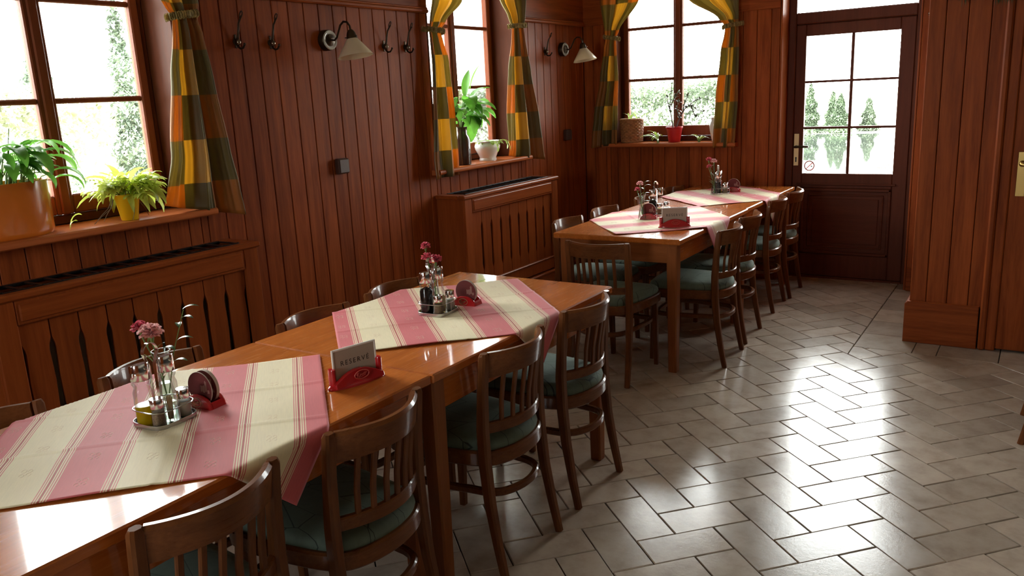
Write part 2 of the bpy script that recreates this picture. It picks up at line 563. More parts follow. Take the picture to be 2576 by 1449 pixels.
def cushion_mat():
    m, nt, b = newmat('green upholstery')
    v = coords(nt, 'Object', (1, 1, .2), True)
    mp = nt.nodes.new('ShaderNodeMapping'); mp.inputs['Rotation'].default_value = (0, 0, .5); mp.inputs['Scale'].default_value = (13, 5.5, 1)
    nt.links.new(v, mp.inputs['Vector'])
    vo = N(nt, 'ShaderNodeTexVoronoi', feature='DISTANCE_TO_EDGE', Scale=1.0)
    nt.links.new(mp.outputs[0], vo.inputs['Vector'])
    r = ramp(nt, [(0, (.012, .022, .018)), (.006, (.012, .022, .018)), (.014, (.100, .140, .110))])
    nt.links.new(vo.outputs['Distance'], r.inputs['Fac'])
    n = N(nt, 'ShaderNodeTexNoise', Scale=60.0, Detail=4.0); nt.links.new(v, n.inputs['Vector'])
    mr = N(nt, 'ShaderNodeMapRange'); mr.inputs['To Min'].default_value = .75; mr.inputs['To Max'].default_value = 1.25
    nt.links.new(n.outputs['Fac'], mr.inputs['Value'])
    hs = nt.nodes.new('ShaderNodeHueSaturation')
    nt.links.new(mr.outputs[0], hs.inputs['Value']); nt.links.new(r.outputs['Color'], hs.inputs['Color'])
    nt.links.new(hs.outputs['Color'], b.inputs['Base Color'])
    b.inputs['Roughness'].default_value = .8
    b.inputs['Sheen Weight'].default_value = .4
    b.inputs['Sheen Tint'].default_value = (.6, .8, .7, 1)
    return m


M['tile'] = tile_mat()
M['cloth'] = cloth_mat()
M['curtain'] = curtain_mat()
M['cushion'] = cushion_mat()
M['embroidery'] = plain('pale embroidery thread', (.80, .62, .46), .7)
M['grout'] = plain('dark grout', (.030, .025, .022), .9)

SKY, EXPO = 13, 0.9


# ------------------------------------------------------------------ the setting
def clip(poly, ax, lim, keep_less):
    out = []
    n = len(poly)
    for i in range(n):
        a, b = poly[i], poly[(i + 1) % n]
        ia = (a[ax] < lim) == keep_less
        ib = (b[ax] < lim) == keep_less
        if ia:
            out.append(a)
        if ia != ib:
            t = (lim - a[ax]) / (b[ax] - a[ax])
            out.append((a[0] + (b[0] - a[0]) * t, a[1] + (b[1] - a[1]) * t))
    return out


RX1, RY0 = 3.2, -3.2                    # far right wall, wall behind
BX, BY = -.865, 4.955                   # corner of the straight tile border round the wall corner

fm = MB()
fm.add([(XL - .5, RY0 - .2, -.012), (RX1 + .2, RY0 - .2, -.012), (RX1 + .2, 7.0, -.012), (XL - .5, 7.0, -.012)], [(0, 1, 2, 3)])
floor = struct(fm.build('floor', M['grout'], smooth=False))


def add_tile(mb, poly, rnd):
    n = len(poly)
    if n < 3:
        return
    A = sum(poly[i][0] * poly[(i + 1) % n][1] - poly[(i + 1) % n][0] * poly[i][1] for i in range(n)) / 2
    if abs(A) < 4e-4:
        return
    if A < 0:
        poly = poly[::-1]
    c = Vector((sum(p[0] for p in poly) / n, sum(p[1] for p in poly) / n))
    tx, ty, dz = rnd.uniform(-.004, .004), rnd.uniform(-.004, .004), rnd.uniform(-.0006, .0)

    def ring(ins, z):
        q = []
        for p in poly:
            d = Vector(p) - c
            L = max(d.length, .02)
            e = c + d * ((L - ins) / L)
            q.append(Vector((e.x, e.y, z + dz + (tx * (e.x - c.x) + ty * (e.y - c.y) if z > -.005 else 0))))
        return q
    mb.loft([ring(.0032, -.011), ring(.0032, -.003), ring(.0065, .0)], caps=True)


rnd = random.Random(4)
tl = MB()
ang = math.radians(-42.2)
ux, uy = math.cos(ang), math.sin(ang)
vx, vy = math.cos(ang - PI / 2), math.sin(ang - PI / 2)
ox, oy = -.802, 2.915
W = .150


def P2(i, j):
    return (ox + i * W * ux + j * W * vx, oy + i * W * uy + j * W * vy)


for i in range(-60, 70):
    for j in range(-60, 70):
        k = (i - j) % 4
        if k == 0:
            q = [P2(i, j), P2(i + 2, j), P2(i + 2, j + 1), P2(i, j + 1)]
        elif k == 3:
            q = [P2(i, j), P2(i + 1, j), P2(i + 1, j + 2), P2(i, j + 2)]
        else:
            continue
        if max(p[0] for p in q) < XL - .05 or min(p[0] for p in q) > RX1 or max(p[1] for p in q) < RY0 or min(p[1] for p in q) > 6.8:
            continue
        if max(p[0] for p in q) <= BX or max(p[1] for p in q) <= BY:
            add_tile(tl, q, rnd)
            continue
        a = clip(q, 0, BX, True)
        if len(a) > 2:
            add_tile(tl, a, rnd)
        b = clip(q, 0, BX, False)
        b = clip(b, 1, BY, True) if len(b) > 2 else b
        if len(b) > 2:
            add_tile(tl, b, rnd)
y = BY
while y < 6.7:
    add_tile(tl, [(BX, y), (BX + .315, y), (BX + .315, y + .305), (BX, y + .305)], rnd)
    y += .305
x = BX + .315
w = .125
while x < RX1:
    add_tile(tl, [(x, BY), (x + w, BY), (x + w, BY + .3), (x, BY + .3)], rnd)
    x += w; w = .305
tiles = tl.build('floor_tiles', M['tile'], angle=20)
tiles.parent = floor


def planks(mb, axis, face, a0, a1, z0, z1, sgn, pitch=.1095, phase=2.730, t=.02, gap=.0028, ch=.0035):
    """vertical boards on the plane axis=face; the room lies on side sgn"""
    k0 = math.floor((a0 - phase) / pitch)
    a = phase + k0 * pitch
    while a < a1 - 1e-4:
        p, q = max(a, a0), min(a + pitch, a1)
        a += pitch
        if q - p < .012:
            continue
        p, q = p + gap / 2, q - gap / 2
        d = [(p, -t), (q, -t), (q, -ch), (q - ch, 0), (p + ch, 0), (p, -ch)]
        poly = [(face + sgn * e[1], e[0]) if axis == 'x' else (e[0], face + sgn * e[1]) for e in d]
        mb.prism(poly, z0, z1, 'z')


WINL = [1.935, 4.870, -1.0]             # window centres along the left wall
HW = .535
SILL, HEAD = 1.085, 2.56

# left wall: core, boards, frieze, mouldings
core, brd, fri = MB(), MB(), MB()
edges = [RY0, -1.0 - HW, -1.0 + HW, 1.935 - HW, 1.935 + HW, 4.87 - HW, 4.87 + HW, YB + .42]
for k in range(0, 8, 2):
    core.box(XL - .30, XL - .018, edges[k], edges[k + 1], -.05, ZC)
for c in WINL:
    core.box(XL - .30, XL - .018, c - HW, c + HW, -.05, SILL - .03)
    core.box(XL - .30, XL - .018, c - HW, c + HW, HEAD, ZC)
wl = struct(core.build('wall_left', M['groove'], smooth=False))
for k in range(0, 8, 2):
    e1 = min(edges[k + 1], YB)
    planks(brd, 'x', XL, edges[k], e1, 0, 2.10, 1)
    fri.box(XL - .018, XL + .010, edges[k] + .001, e1 - .001, 2.095, 2.44, .004)
    fri.box(XL + .002, XL + .030, edges[k] + .001, e1 - .001, 2.083, 2.108, .007)
    fri.box(XL + .002, XL + .022, edges[k] + .001, e1 - .001, 2.106, 2.120, .005)
    fri.box(XL - .018, XL + .030, edges[k] + .001, e1 - .001, 2.44, 2.50, .010)
for c in WINL:
    planks(brd, 'x', XL, c - HW, c + HW, 0, SILL - .03, 1)
brd.build('wainscot_boards', M['wall_z'], wl, angle=20)
fri.build('frieze', M['wall_y'], wl)
pl = MB()
pl.box(XL - .018, XL + .002, RY0, YB, 2.50, ZC)
pl.build('plaster', M['ceiling'], wl)

# back wall
W3 = -2.650
core, brd, fri, pl = MB(), MB(), MB(), MB()
DX0, DX1, DTOP = -1.757, -.793, 2.56
for a, b in ((XL - .018, W3 - HW), (W3 + HW, DX0), (DX1, RX1)):
    core.box(a, b, YB + .018, YB + .30, -.05, ZC)
core.box(W3 - HW, W3 + HW, YB + .018, YB + .30, -.05, SILL - .015)
core.box(W3 - HW, W3 + HW, YB + .018, YB + .30, HEAD, ZC)
core.box(DX0, DX1, YB + .018, YB + .30, DTOP, ZC)
wb = struct(core.build('wall_back', M['groove'], smooth=False))
for a, b in ((XL, W3 - HW), (W3 + HW, DX0), (DX1, -.60)):
    planks(brd, 'y', YB, a, b, 0, 2.10, -1, pitch=.108, phase=-1.932)
    fri.box(a + .001, b - .001, YB - .010, YB + .018, 2.085, 2.44, .004)
    fri.box(a + .001, b - .001, YB - .028, YB + .0, 2.44, 2.50, .010)
    pl.box(a, b, YB - .002, YB + .018, 2.50, ZC)
planks(brd, 'y', YB, W3 - HW, W3 + HW, 0, SILL - .02, -1, pitch=.108, phase=-1.932)
brd.build('wainscot_boards', M['wall_z'], wb, angle=20)
fri.build('frieze', M['wall_x'], wb)
pl.build('plaster', M['ceiling'], wb)
sk = MB()
sk.box(DX1 + .002, -.612, YB - .02, YB - .001, 0, .175, .006)
struct(sk.build('baseboard_back', M['wall_x']))

# projecting wall on the right with its own door
PY, PX0, PX1 = 5.19, -.607, -.236
core, brd = MB(), MB()
core.box(PX0 + .018, PX1 + .02, PY + .018, YB + .016, 0, ZC)
core.box(PX1 + .02, RX1, PY + .10, YB + .016, 0, ZC)
wr = struct(core.build('wall_right', M['groove'], smooth=False))
planks(brd, 'y', PY, PX0, PX1 + .02, .24, ZC, -1, pitch=.108, phase=-.520)
planks(brd, 'x', PX0, PY + .02, YB, 0, ZC, -1, pitch=.108, phase=5.19)
planks(brd, 'y', PY, .78, RX1, .0, ZC, -1, pitch=.108, phase=-.520)
brd.build('wainscot_boards', M['wall_z'], wr, angle=20)
sk = MB()
sk.prism([(PX0 - .022, 0), (PX0 - .022, .235), (PX0 - .004, .252), (PX1 - .008, .252), (PX1 - .008, 0)], PY - .001, PY - .022, 'y', .004)
sk.box(PX0 - .022, PX0 - .001, PY - .02, YB - .03, 0, .240, .006)
struct(sk.build('baseboard_right', M['wall_x']))
# door in the projecting wall
dm = MB()
dm.box(PX1 + .000, PX1 + .034, PY - .030, PY + .03, 0, 2.16, .009)
dm.box(PX1 + .034, PX1 + .085, PY - .012, PY + .03, 0, 2.16, .006)
dm.box(.70, .78, PY - .030, PY + .03, 0, 2.16, .009)
dm.box(PX1, .78, PY - .030, PY + .03, 2.16, 2.26, .009)
d2 = struct(dm.build('door_2', M['wall_z']))
lf = MB()
lf.box(PX1 + .087, .698, PY - .008, PY + .032, .012, 2.158, .004)
leaf = lf.build('door_leaf', M['wall_z'], d2)
mo = MB()
for (a, b, c, d) in ((-.02, .57, .15, .85), (-.02, .57, 1.0, 2.02)):
    mo.box(a, b, PY - .016, PY - .008, c, c + .03, .003); mo.box(a, b, PY - .016, PY - .008, d - .03, d, .003)
    mo.box(a, a + .03, PY - .016, PY - .008, c, d, .003); mo.box(b - .03, b, PY - .016, PY - .008, c, d, .003)
mo.build('panel_moulding', M['wall_z'], d2)
hp = MB()
hp.box(-.124, -.080, PY - .0115, PY - .008, .885, 1.125, .006)
pl_ = hp.build('handle_plate', M['brass'], d2)
hk = MB()
hk.tube([(-.102, PY - .011, 1.062), (-.102, PY - .058, 1.062), (-.090, PY - .066, 1.060), (.02, PY - .066, 1.056)], [.010, .010, .011, .008], 10)
hk.ball((-.102, PY - .016, 1.062), .017)
hk.lathe([(.0, 0), (.008, 0), (.008, .004), (0, .004)], (0, 0, 0), 10)
hk.xf(Matrix.Translation((-.102, PY - .0115, .945)) @ Matrix.Rotation(PI / 2, 4, 'X'), len(hk.v) - 40)
hk.build('handle', M['brass'], d2)

# remaining walls and ceiling
o = MB(); o.box(RX1, RX1 + .2, RY0, YB + .4, -.05, ZC)
planks(o, 'x', RX1, RY0, PY, 0, 1.25, -1)
struct(o.build('wall_side', M['ceiling'], smooth=False))
FILL_WIN = [(-2.3, -1.2)]  # opening in the unseen rear wall, added for fill light
o = MB()
xs = [XL - .4, -2.3, -1.2, RX1 + .2]
for k in range(0, 4, 2):
    o.box(xs[k], xs[k + 1], RY0 - .25, RY0, -.05, ZC)
for a, b in FILL_WIN:
    o.box(a, b, RY0 - .25, RY0, -.05, 1.05); o.box(a, b, RY0 - .25, RY0, 2.4, ZC)
struct(o.build('wall_front', M['wall_z'], smooth=False))
for k, (a, b) in enumerate(FILL_WIN):
    o = MB()
    for p, q in ((a, a + .06), ((a + b) / 2 - .04, (a + b) / 2 + .04), (b - .06, b)):
        o.box(p, q, RY0 - .16, RY0 - .10, 1.05, 2.4, .005)
    for p, q in ((1.05, 1.12), (1.70, 1.73), (2.33, 2.4)):
        o.box(a, b, RY0 - .159, RY0 - .101, p, q, .005)
    wf = struct(o.build('window_%d' % (5 + k), M['frame']))  # frame of the added fill-light opening behind the camera
    g = MB(); g.box(a + .02, b - .02, RY0 - .133, RY0 - .129, 1.08, 2.37)
    g.build('pane', M['glass'], wf, smooth=False)
o = MB(); o.box(XL - .42, RX1 + .2, RY0 - .25, YB + .42, ZC, ZC + .1)
struct(o.build('ceiling', M['ceiling'], smooth=False))


# windows: built once along y at the left wall, turned for the back wall
def window(n, T, sill_mat, zs):
    """local frame: u along the wall (centre 0), d out of the room (0 = wall face), z up"""
    def bx(mb, u0, u1, d0, d1, z0, z1, e=.004):
        mb.box(u0, u1, -d1, -d0, z0, z1, e)
        return mb
    lin = MB()                          # lining boards of the reveal + fixed frame
    bx(lin, -HW + .001, -HW + .016, .0, .26, zs, HEAD)
    bx(lin, HW - .016, HW - .001, .0, .26, zs, HEAD)
    bx(lin, -HW + .001, HW - .001, .0, .26, HEAD - .016, HEAD - .001)
    f0, f1 = .205, .268
    bx(lin, -HW + .016, -.495, f0, f1, zs, HEAD - .016, .005)
    bx(lin, .495, HW - .016, f0, f1, zs, HEAD - .016, .005)
    bx(lin, -.497, .497, f0, f1, HEAD - .06, HEAD - .016, .005)
    bx(lin, -.497, .497, f0, f1, zs, zs + .042, .005)
    fr = struct(lin.xf(T).build('window_%d' % n, M['lining']))
    for s in (-1, 1):
        a, b = (-.494, -.003) if s < 0 else (.003, .494)
        sm = MB()
        ia, ib = (a + .044, b - .036) if s < 0 else (a + .036, b - .044)
        zb, zt = zs + .044, HEAD - .062
        bx(sm, a, ia, .198, .245, zb, zt, .006)
        bx(sm, ib, b, .198, .245, zb, zt, .006)
        bx(sm, ia - .001, ib + .001, .199, .244, zb, zs + .128, .006)
        bx(sm, ia - .001, ib + .001, .199, .244, zt - .055, zt, .006)
        for zz in (1.606, 2.030):
            bx(sm, ia - .001, ib + .001, .205, .238, zz, zz + .024, .005)
        if s > 0:
            bx(sm, -.022, .022, .186, .199, zb, zt, .006)
        sa = sm.xf(T).build('sash', M['frame'], fr)
        g = MB(); bx(g, ia - .008, ib + .008, .221, .225, zs + .12, zt - .045, 0)
        g.xf(T).build('pane', M['glass'], sa, smooth=False)
    om = MB()                           # pale outer ledge
    bx(om, -HW, HW, .268, .34, zs - .03, zs + .012, .004)
    om.xf(T).build('outer_sill', M['white_frame'], fr)
    si = MB()
    prof = [(.20, zs - .034), (.20, zs), (-.066, zs), (-.074, zs - .006), (-.077, zs - .016), (-.074, zs - .027), (-.066, zs - .033)]
    si.prism([(-.20, zs - .034), (-.20, zs), (.0, zs), (.0, zs - .034)], -HW + .018, HW - .018, 'y')
    si.prism([(-d, z) for d, z in prof if d < 0.0] + [(.0005, zs - .034), (.0005, zs)], -HW - .05, HW + .05, 'y')
    # prism along y gives (x=d, y=u): swap to the local layout (u, d)
    si.v = [(p[1], p[0], p[2]) for p in si.v]
    si.xf(T).build('sill', sill_mat, fr)
    return fr


TL = lambda yc: Matrix.Translation((XL, yc, 0)) @ Matrix.Rotation(PI / 2, 4, 'Z')   # local u -> +y, local -y (out) -> -... see below
# local: u -> +y world, local y = -d  ->  world x = XL - d   (rotate +90: (x,y)->(-y,x): u->(0,u); y=-d -> x = d ; so mirror u)
TL = lambda yc: Matrix(((0, 1, 0, XL), (1, 0, 0, yc), (0, 0, 1, 0), (0, 0, 0, 1)))   # (u,-d) -> x = XL - d, y = yc + u
TB = Matrix(((1, 0, 0, W3), (0, -1, 0, YB), (0, 0, 1, 0), (0, 0, 0, 1)))              # (u,-d) -> y = YB + d
window(1, TL(1.935), M['sill_y'], SILL)
window(2, TL(4.870), M['sill_y'], SILL)
window(3, TB, M['sill_x'], SILL + .015)
window(4, TL(-1.0), M['sill_y'], SILL)

# glazed door in the back wall
DY = YB + .20
jm = MB()
jm.box(DX0 + .001, DX0 + .014, YB + .001, DY + .07, 0, DTOP, .003)
jm.box(DX1 - .014, DX1 - .001, YB + .001, DY + .07, 0, DTOP, .003)
lining = jm
fr = MB()
fr.box(DX0 + .014, -1.688, DY - .01, DY + .07, 0, DTOP - .01, .006)
fr.box(-.850, DX1 - .014, DY - .01, DY + .07, 0, DTOP - .01, .006)
fr.box(-1.69, -.848, DY - .01, DY + .07, 1.965, 2.050, .008)
fr.box(-1.69, -.848, DY - .01, DY + .07, DTOP - .06, DTOP - .01, .008)
fr.box(-1.69, -.848, DY - .01, DY + .07, -.01, .015, .004)
fr.box(-1.69, -.848, DY + .042, DY + .07, .010, .040, .003)
fr.box(-1.69, -.848, DY + .042, DY + .07, 1.94, 1.97, .003)
fr.box(-1.69, -1.665, DY + .042, DY + .07, .01, 1.97, .003)
fr.box(-.875, -.848, DY + .042, DY + .07, .01, 1.97, .003)
d1 = struct(fr.build('door_1', M['door']))
lining.build('reveal_lining', M['trim_z'], d1)
g = MB(); g.box(-1.688, -.85, DY + .024, DY + .029, 2.045, DTOP - .055)
g.build('transom_pane', M['glass'], d1, smooth=False)
lf = MB()
F0, F1 = DY - .006, DY + .040
GX0, GX1, GZ0, GZ1, GM = -1.612, -.953, .836, 1.876, -1.277
lf.box(-1.686, GX0, F0, F1, .017, 1.962, .006)
lf.box(GX1, -.852, F0, F1, .017, 1.962, .006)
lf.box(GX0 - .001, GX1 + .001, F0 + .001, F1, GZ1, 1.962, .006)
lf.box(GX0 - .001, GX1 + .001, F0 + .001, F1, .72, GZ0, .006)
lf.box(GX0 - .001, GX1 + .001, F0 + .001, F1, .017, .20, .006)
leaf1 = lf.build('door_leaf', M['door'], d1)
pn = MB()
pn.box(GX0, GX1, DY + .008, DY + .028, .195, .725)
pn.box(-1.525, -1.040, DY + .002, DY + .010, .285, .640, .012)
pn.build('lower_panel', M['door_x'], d1)
mo = MB()
for e, (a, b, c, d) in enumerate(((GX0 + .0, GX1 - .0, .20, .72), (-1.56, -1.005, .25, .675))):
    t = .022 if e == 0 else .014
    y0, y1 = (DY - .012, DY + .009) if e == 0 else (DY - .001, DY + .009)
    mo.box(a, b, y0, y1, c, c + t, .005); mo.box(a, b, y0, y1, d - t, d, .005)
    mo.box(a, a + t, y0, y1, c, d, .005); mo.box(b - t, b, y0, y1, c, d, .005)
mo.box(GX0 - .04, GX1 + .03, DY - .018, DY - .004, .745, .762, .005)
mo.build('panel_moulding', M['door_x'], d1)
mu = MB()
mu.box(GM - .011, GM + .011, DY + .006, DY + .034, GZ0, GZ1, .004)
for zz in (1.187, 1.536):
    mu.box(GX0, GX1, DY + .005, DY + .033, zz - .009, zz + .009, .004)
mu.build('glazing_bars', M['door'], d1)
g = MB(); g.box(GX0 - .006, GX1 + .006, DY + .018, DY + .022, GZ0 - .006, GZ1 + .006)
g.build('pane', M['glass'], d1, smooth=False)
hp = MB(); hp.box(-1.679, -1.640, F0 - .004, F0, .896, 1.146, .006)
plate = hp.build('handle_plate', M['satin_brass'], d1)
hk = MB()
hk.tube([(-1.660, F0 - .003, 1.045), (-1.660, F0 - .045, 1.045), (-1.652, F0 - .054, 1.045), (-1.600, F0 - .054, 1.048), (-1.556, F0 - .052, 1.047)], [.011, .010, .010, .0095, .008], 10)
hk.build('handle', M['bronze'], plate)
ky = MB(); ky.box(-1.665, -1.655, F0 - .0055, F0 - .004, .925, .955, .003); ky.tube([(-1.66, F0 - .0056, .957), (-1.66, F0 - .004, .957)], .007, 10)
ky.build('keyhole', M['black'], plate)
# no-smoking sticker on the left bottom pane
SX, SZ, SY = -1.562, .893, DY + .0178
st = MB(); st.box(SX - .046, SX + .046, SY - .0004, SY, SZ - .05, SZ + .042)
sticker = st.build('no_smoking_sticker', M['sticker'], d1, smooth=False)
rg = MB()
ring = [(.036 * math.cos(2 * PI * k / 40), .036 * math.sin(2 * PI * k / 40)) for k in range(40)]
rg.sweep([(SX + p[0], SY - .0007, SZ + p[1]) for p in ring], rrect(.0075, .0006, .0001), up=(0, 1, 0), loop=True)
rg.box(-.033, .033, -.0006, .0, -.0032, .0032, 0, Matrix.Translation((SX, SY - .0006, SZ)) @ Matrix.Rotation(-PI / 4, 4, 'Y'))
rg.build('prohibition_ring', M['felt'], sticker, smooth=False)
cg = MB()
cg.box(-.006, .006, -.0003, 0, -.0045, .0045, 0, Matrix.Translation((SX + .017, SY - .0006, SZ - .004)) @ Matrix.Rotation(.45, 4, 'Y'))
cg.box(-.004, .004, -.0003, 0, -.0008, .0008, 0, Matrix.Translation((SX + .006, SY - .0006, SZ - .013)) @ Matrix.Rotation(-.5, 4, 'Y'))
for k in range(3):
    cg.box(-.009, .009, -.0003, 0, -.0006, .0006, 0, Matrix.Translation((SX - .012 + .003 * k, SY - .0006, SZ + .016 - .006 * k)) @ Matrix.Rotation(.6, 4, 'Y'))
cg.build('cigarette_pictogram', M['ink'], sticker, smooth=False)
# faded notice on the right bottom pane, seen from behind
st = MB(); st.box(-1.088, -.962, SY - .0003, SY, .843, .912)
notice = st.build('faded_notice', M['sticker'], d1, smooth=False)
rr_ = random.Random(3)
pr = MB()
for row, (z, n) in enumerate(((.902, 6), (.882, 8), (.862, 8))):
    x = -.972
    for k in range(n):
        w = rr_.uniform(.006, .010)
        h = .0035
        pr.box(x - w, x, SY - .0006, SY - .0003, z - h, z - h + .0018); pr.box(x - w, x - w + .0022, SY - .0006, SY - .0003, z - h, z + h)
        if k % 2:
            pr.box(x - w, x, SY - .0006, SY - .0003, z + h - .0018, z + h)
        x -= w + .0035
pr.build('printed_lines', M['red_lt'], notice, smooth=False)


# ------------------------------------------------------------------ chairs
def arc_back(x, hw, y0, bulge):
    return y0 - bulge * (1 - (x / hw) ** 2)


def seat_outline(k=1.0, n=56):
    """closed plan of the seat: bowed at the back, wider and slightly bowed at the front"""
    pts = []
    ctrl = [(-.150, -.205), (-.105, -.235), (-.05, -.250), (0, -.254), (.05, -.250), (.105, -.235), (.150, -.205),
            (.176, -.14), (.192, -.05), (.203, .04), (.205, .12), (.192, .172), (.150, .192), (.075, .199), (0, .201), (-.075, .199), (-.150, .192), (-.192, .172), (-.205, .12), (-.203, .04), (-.192, -.05), (-.176, -.14)]
    m = len(ctrl)
    for i in range(m):                  # Catmull-Rom
        p0, p1, p2, p3 = (Vector(ctrl[(i + d) % m]) for d in (-1, 0, 1, 2))
        for t in (0, .34, .67):
            q = .5 * ((2 * p1) + (-p0 + p2) * t + (2 * p0 - 5 * p1 + 4 * p2 - p3) * t * t + (-p0 + 3 * p1 - 3 * p2 + p3) * t ** 3)
            pts.append((q.x * k, (q.y + .02) * k - .02))
    return pts


def make_chair(label, group):
    t = thing('dining_chair', label, 'chair', group=group)
    ol = seat_outline()
    fr = MB(); fr.sweep([(p[0] * .985, p[1] * .985, .410) for p in ol], rrect(.024, .052, .006), up=(0, 0, 1), loop=True)
    fr.prism([(p[0] * .93, p[1] * .93) for p in ol], .415, .430, 'z')
    fr.build('seat_frame', M['ch_x'], t)
    cu = MB()
    rings = []
    for k, z in ((.90, .430), (.985, .433), (1.0, .446), (.985, .460), (.93, .471), (.80, .478), (.55, .483), (.25, .485)):
        rings.append([Vector((p[0] * k * .985, (p[1] + .025) * k * .985 - .025, z)) for p in ol])
    cu.loft(rings)
    cu.build('seat_cushion', M['cushion'], t, angle=60)
    for s in (-1, 1):
        lg = MB()
        path = [(s * .178, -.262, 0), (s * .176, -.238, .12), (s * .173, -.214, .26), (s * .171, -.201, .40), (s * .170, -.199, .52), (s * .170, -.207, .65), (s * .171, -.2195, .764), (s * .171, -.221, .7755)]
        wd = [(.027, .026), (.030, .029), (.033, .034), (.034, .038), (.034, .036), (.034, .030), (.033, .0265), (.026, .018)]
        lg.sweep(path, [rrect(a, b, .006) for a, b in wd], up=(0, 1, 0))
        lg.build('leg', M['ch_z'], t)
        fl = MB()
        fl.sweep([(s * .176, .168, 0), (s * .172, .160, .22), (s * .170, .156, .405)], [rrect(a, a, .005) for a in (.026, .032, .036)], up=(0, 1, 0))
        fl.build('leg', M['ch_z'], t)
    cr = MB()
    n = 18
    rings = []
    for i in range(n + 1):
        x = -.154 + .308 * i / n
        e = 1 - (x / .154) ** 2
        zb = .690 + .006 * e
        y1 = arc_back(x, .154, -.222, .062)
        y0 = y1 + .012
        th = .012
        nx = Vector((1, 2 * .062 * x / .154 ** 2, 0)).normalized()
        nv = Vector((-nx.y, nx.x, 0))      # towards the sitter
        c0 = Vector((x, y0, 0)); c1 = Vector((x, y1, 0))
        rings.append([c0 + nv * th + Vector((0, 0, zb)), c0 - nv * th + Vector((0, 0, zb)), c1 - nv * th + Vector((0, 0, .764)), c1 - nv * (th - .006) + Vector((0, 0, .774)),
                      c1 + nv * (th - .006) + Vector((0, 0, .774)), c1 + nv * th + Vector((0, 0, .764))])
    cr.loft(rings)
    cr.build('top_rail', M['ch_x'], t)
    br = MB()
    rings = []
    for i in range(n + 1):
        x = -.155 + .31 * i / n
        y = arc_back(x, .155, -.199, .055)
        nx = Vector((1, 2 * .055 * x / .155 ** 2, 0)).normalized()
        nv = Vector((-nx.y, nx.x, 0))
        c = Vector((x, y, 0))
        rings.append([c + nv * .010 + Vector((0, 0, .500)), c - nv * .010 + Vector((0, 0, .500)), c - nv * .010 + Vector((0, 0, .531)), c - nv * .006 + Vector((0, 0, .535)), c + nv * .006 + Vector((0, 0, .535)), c + nv * .010 + Vector((0, 0, .531))])
    br.loft(rings)
    br.build('back_rail', M['ch_x'], t)
    for k in range(6):
        x = -.105 + .042 * k
        ya, yb = arc_back(x, .155, -.199, .055), arc_back(x, .154, -.222, .062) + .008
        sl = MB()
        sl.sweep([(x, ya, .530), (x, ya + (yb - ya) * .4 + .004, .600), (x, yb, .700)], rrect(.0185, .011, .003), up=(0, 1, 0))
        sl.build('slat', M['ch_z'], t)
    st = MB()
    st.sweep([(p[0] * .80, p[1] * .985 if p[1] < -.15 else p[1] * .80, .277) for p in ol], rrect(.021, .026, .005), up=(0, 0, 1), loop=True)
    st.build('stretcher', M['ch_x'], t)
    return t


GA, GB = 'dining chairs on the aisle side', 'dining chairs on the window side'
R90 = PI / 2
chair0 = make_chair('wooden slat-back chair nearest the camera, at the near end of the nearest table', GA)
chair0.location = (-1.635, .946, 0); chair0.rotation_euler = (0, 0, R90 + .01)
for lab, g, x, y, rz in (
        ('slat-back chair with black-green seat beside the nearer reserved sign, second from the camera', GA, -1.626, 1.450, R90 + .015),
        ('slat-back chair with green seat at the near corner of the second table', GA, -1.632, 2.128, R90),
        ('slat-back chair with green seat at the far aisle-side corner of the second table', GA, -1.645, 2.662, R90 - .01),
        ('slat-back chair on the aisle side nearest the front of the far table row', GA, -1.686, 4.440, R90 + .04),
        ('slat-back chair second from the front on the aisle side of the far table row', GA, -1.715, 4.913, R90 + .04),
        ('slat-back chair third from the front on the aisle side of the far table row', GA, -1.757, 5.657, R90 + .05),
        ('slat-back chair beside the dark glazed door, last on the aisle side', GA, -1.755, 6.110, R90 + .03),
        ('slat-back chair at the far left edge of the photo, by the radiator cover', GB, -2.120, .900, -R90),
        ('slat-back chair behind the vase of the nearest table, in front of the radiator cover', GB, -2.135, 1.450, -R90 + .03),
        ('slat-back chair behind the near window-side corner of the second table', GB, -2.085, 2.100, -R90),
        ('slat-back chair behind the far window-side corner of the second table', GB, -2.105, 2.590, -R90),
        ('slat-back chair on the window side nearest the front of the far table row', GB, -2.262, 4.420, -R90),
        ('slat-back chair second from the front on the window side of the far table row', GB, -2.258, 4.925, -R90 - .02),
        ('slat-back chair behind the glass vase on the third table, against the dark wall', GB, -2.225, 5.540, -R90),
        ('slat-back chair on the window side nearest the back wall', GB, -2.225, 6.060, -R90 - .05),
        ('slat-back chair at the head of the far table row, back to the camera', 'chair at the table head', -1.955, 3.998, .03),
        ('wooden chair at the right edge of the photo of which only one leg shows', 'chair at the right edge', .278, 4.030, -R90)):
    dup(chair0, lab, g, (x, y, 0), rz)


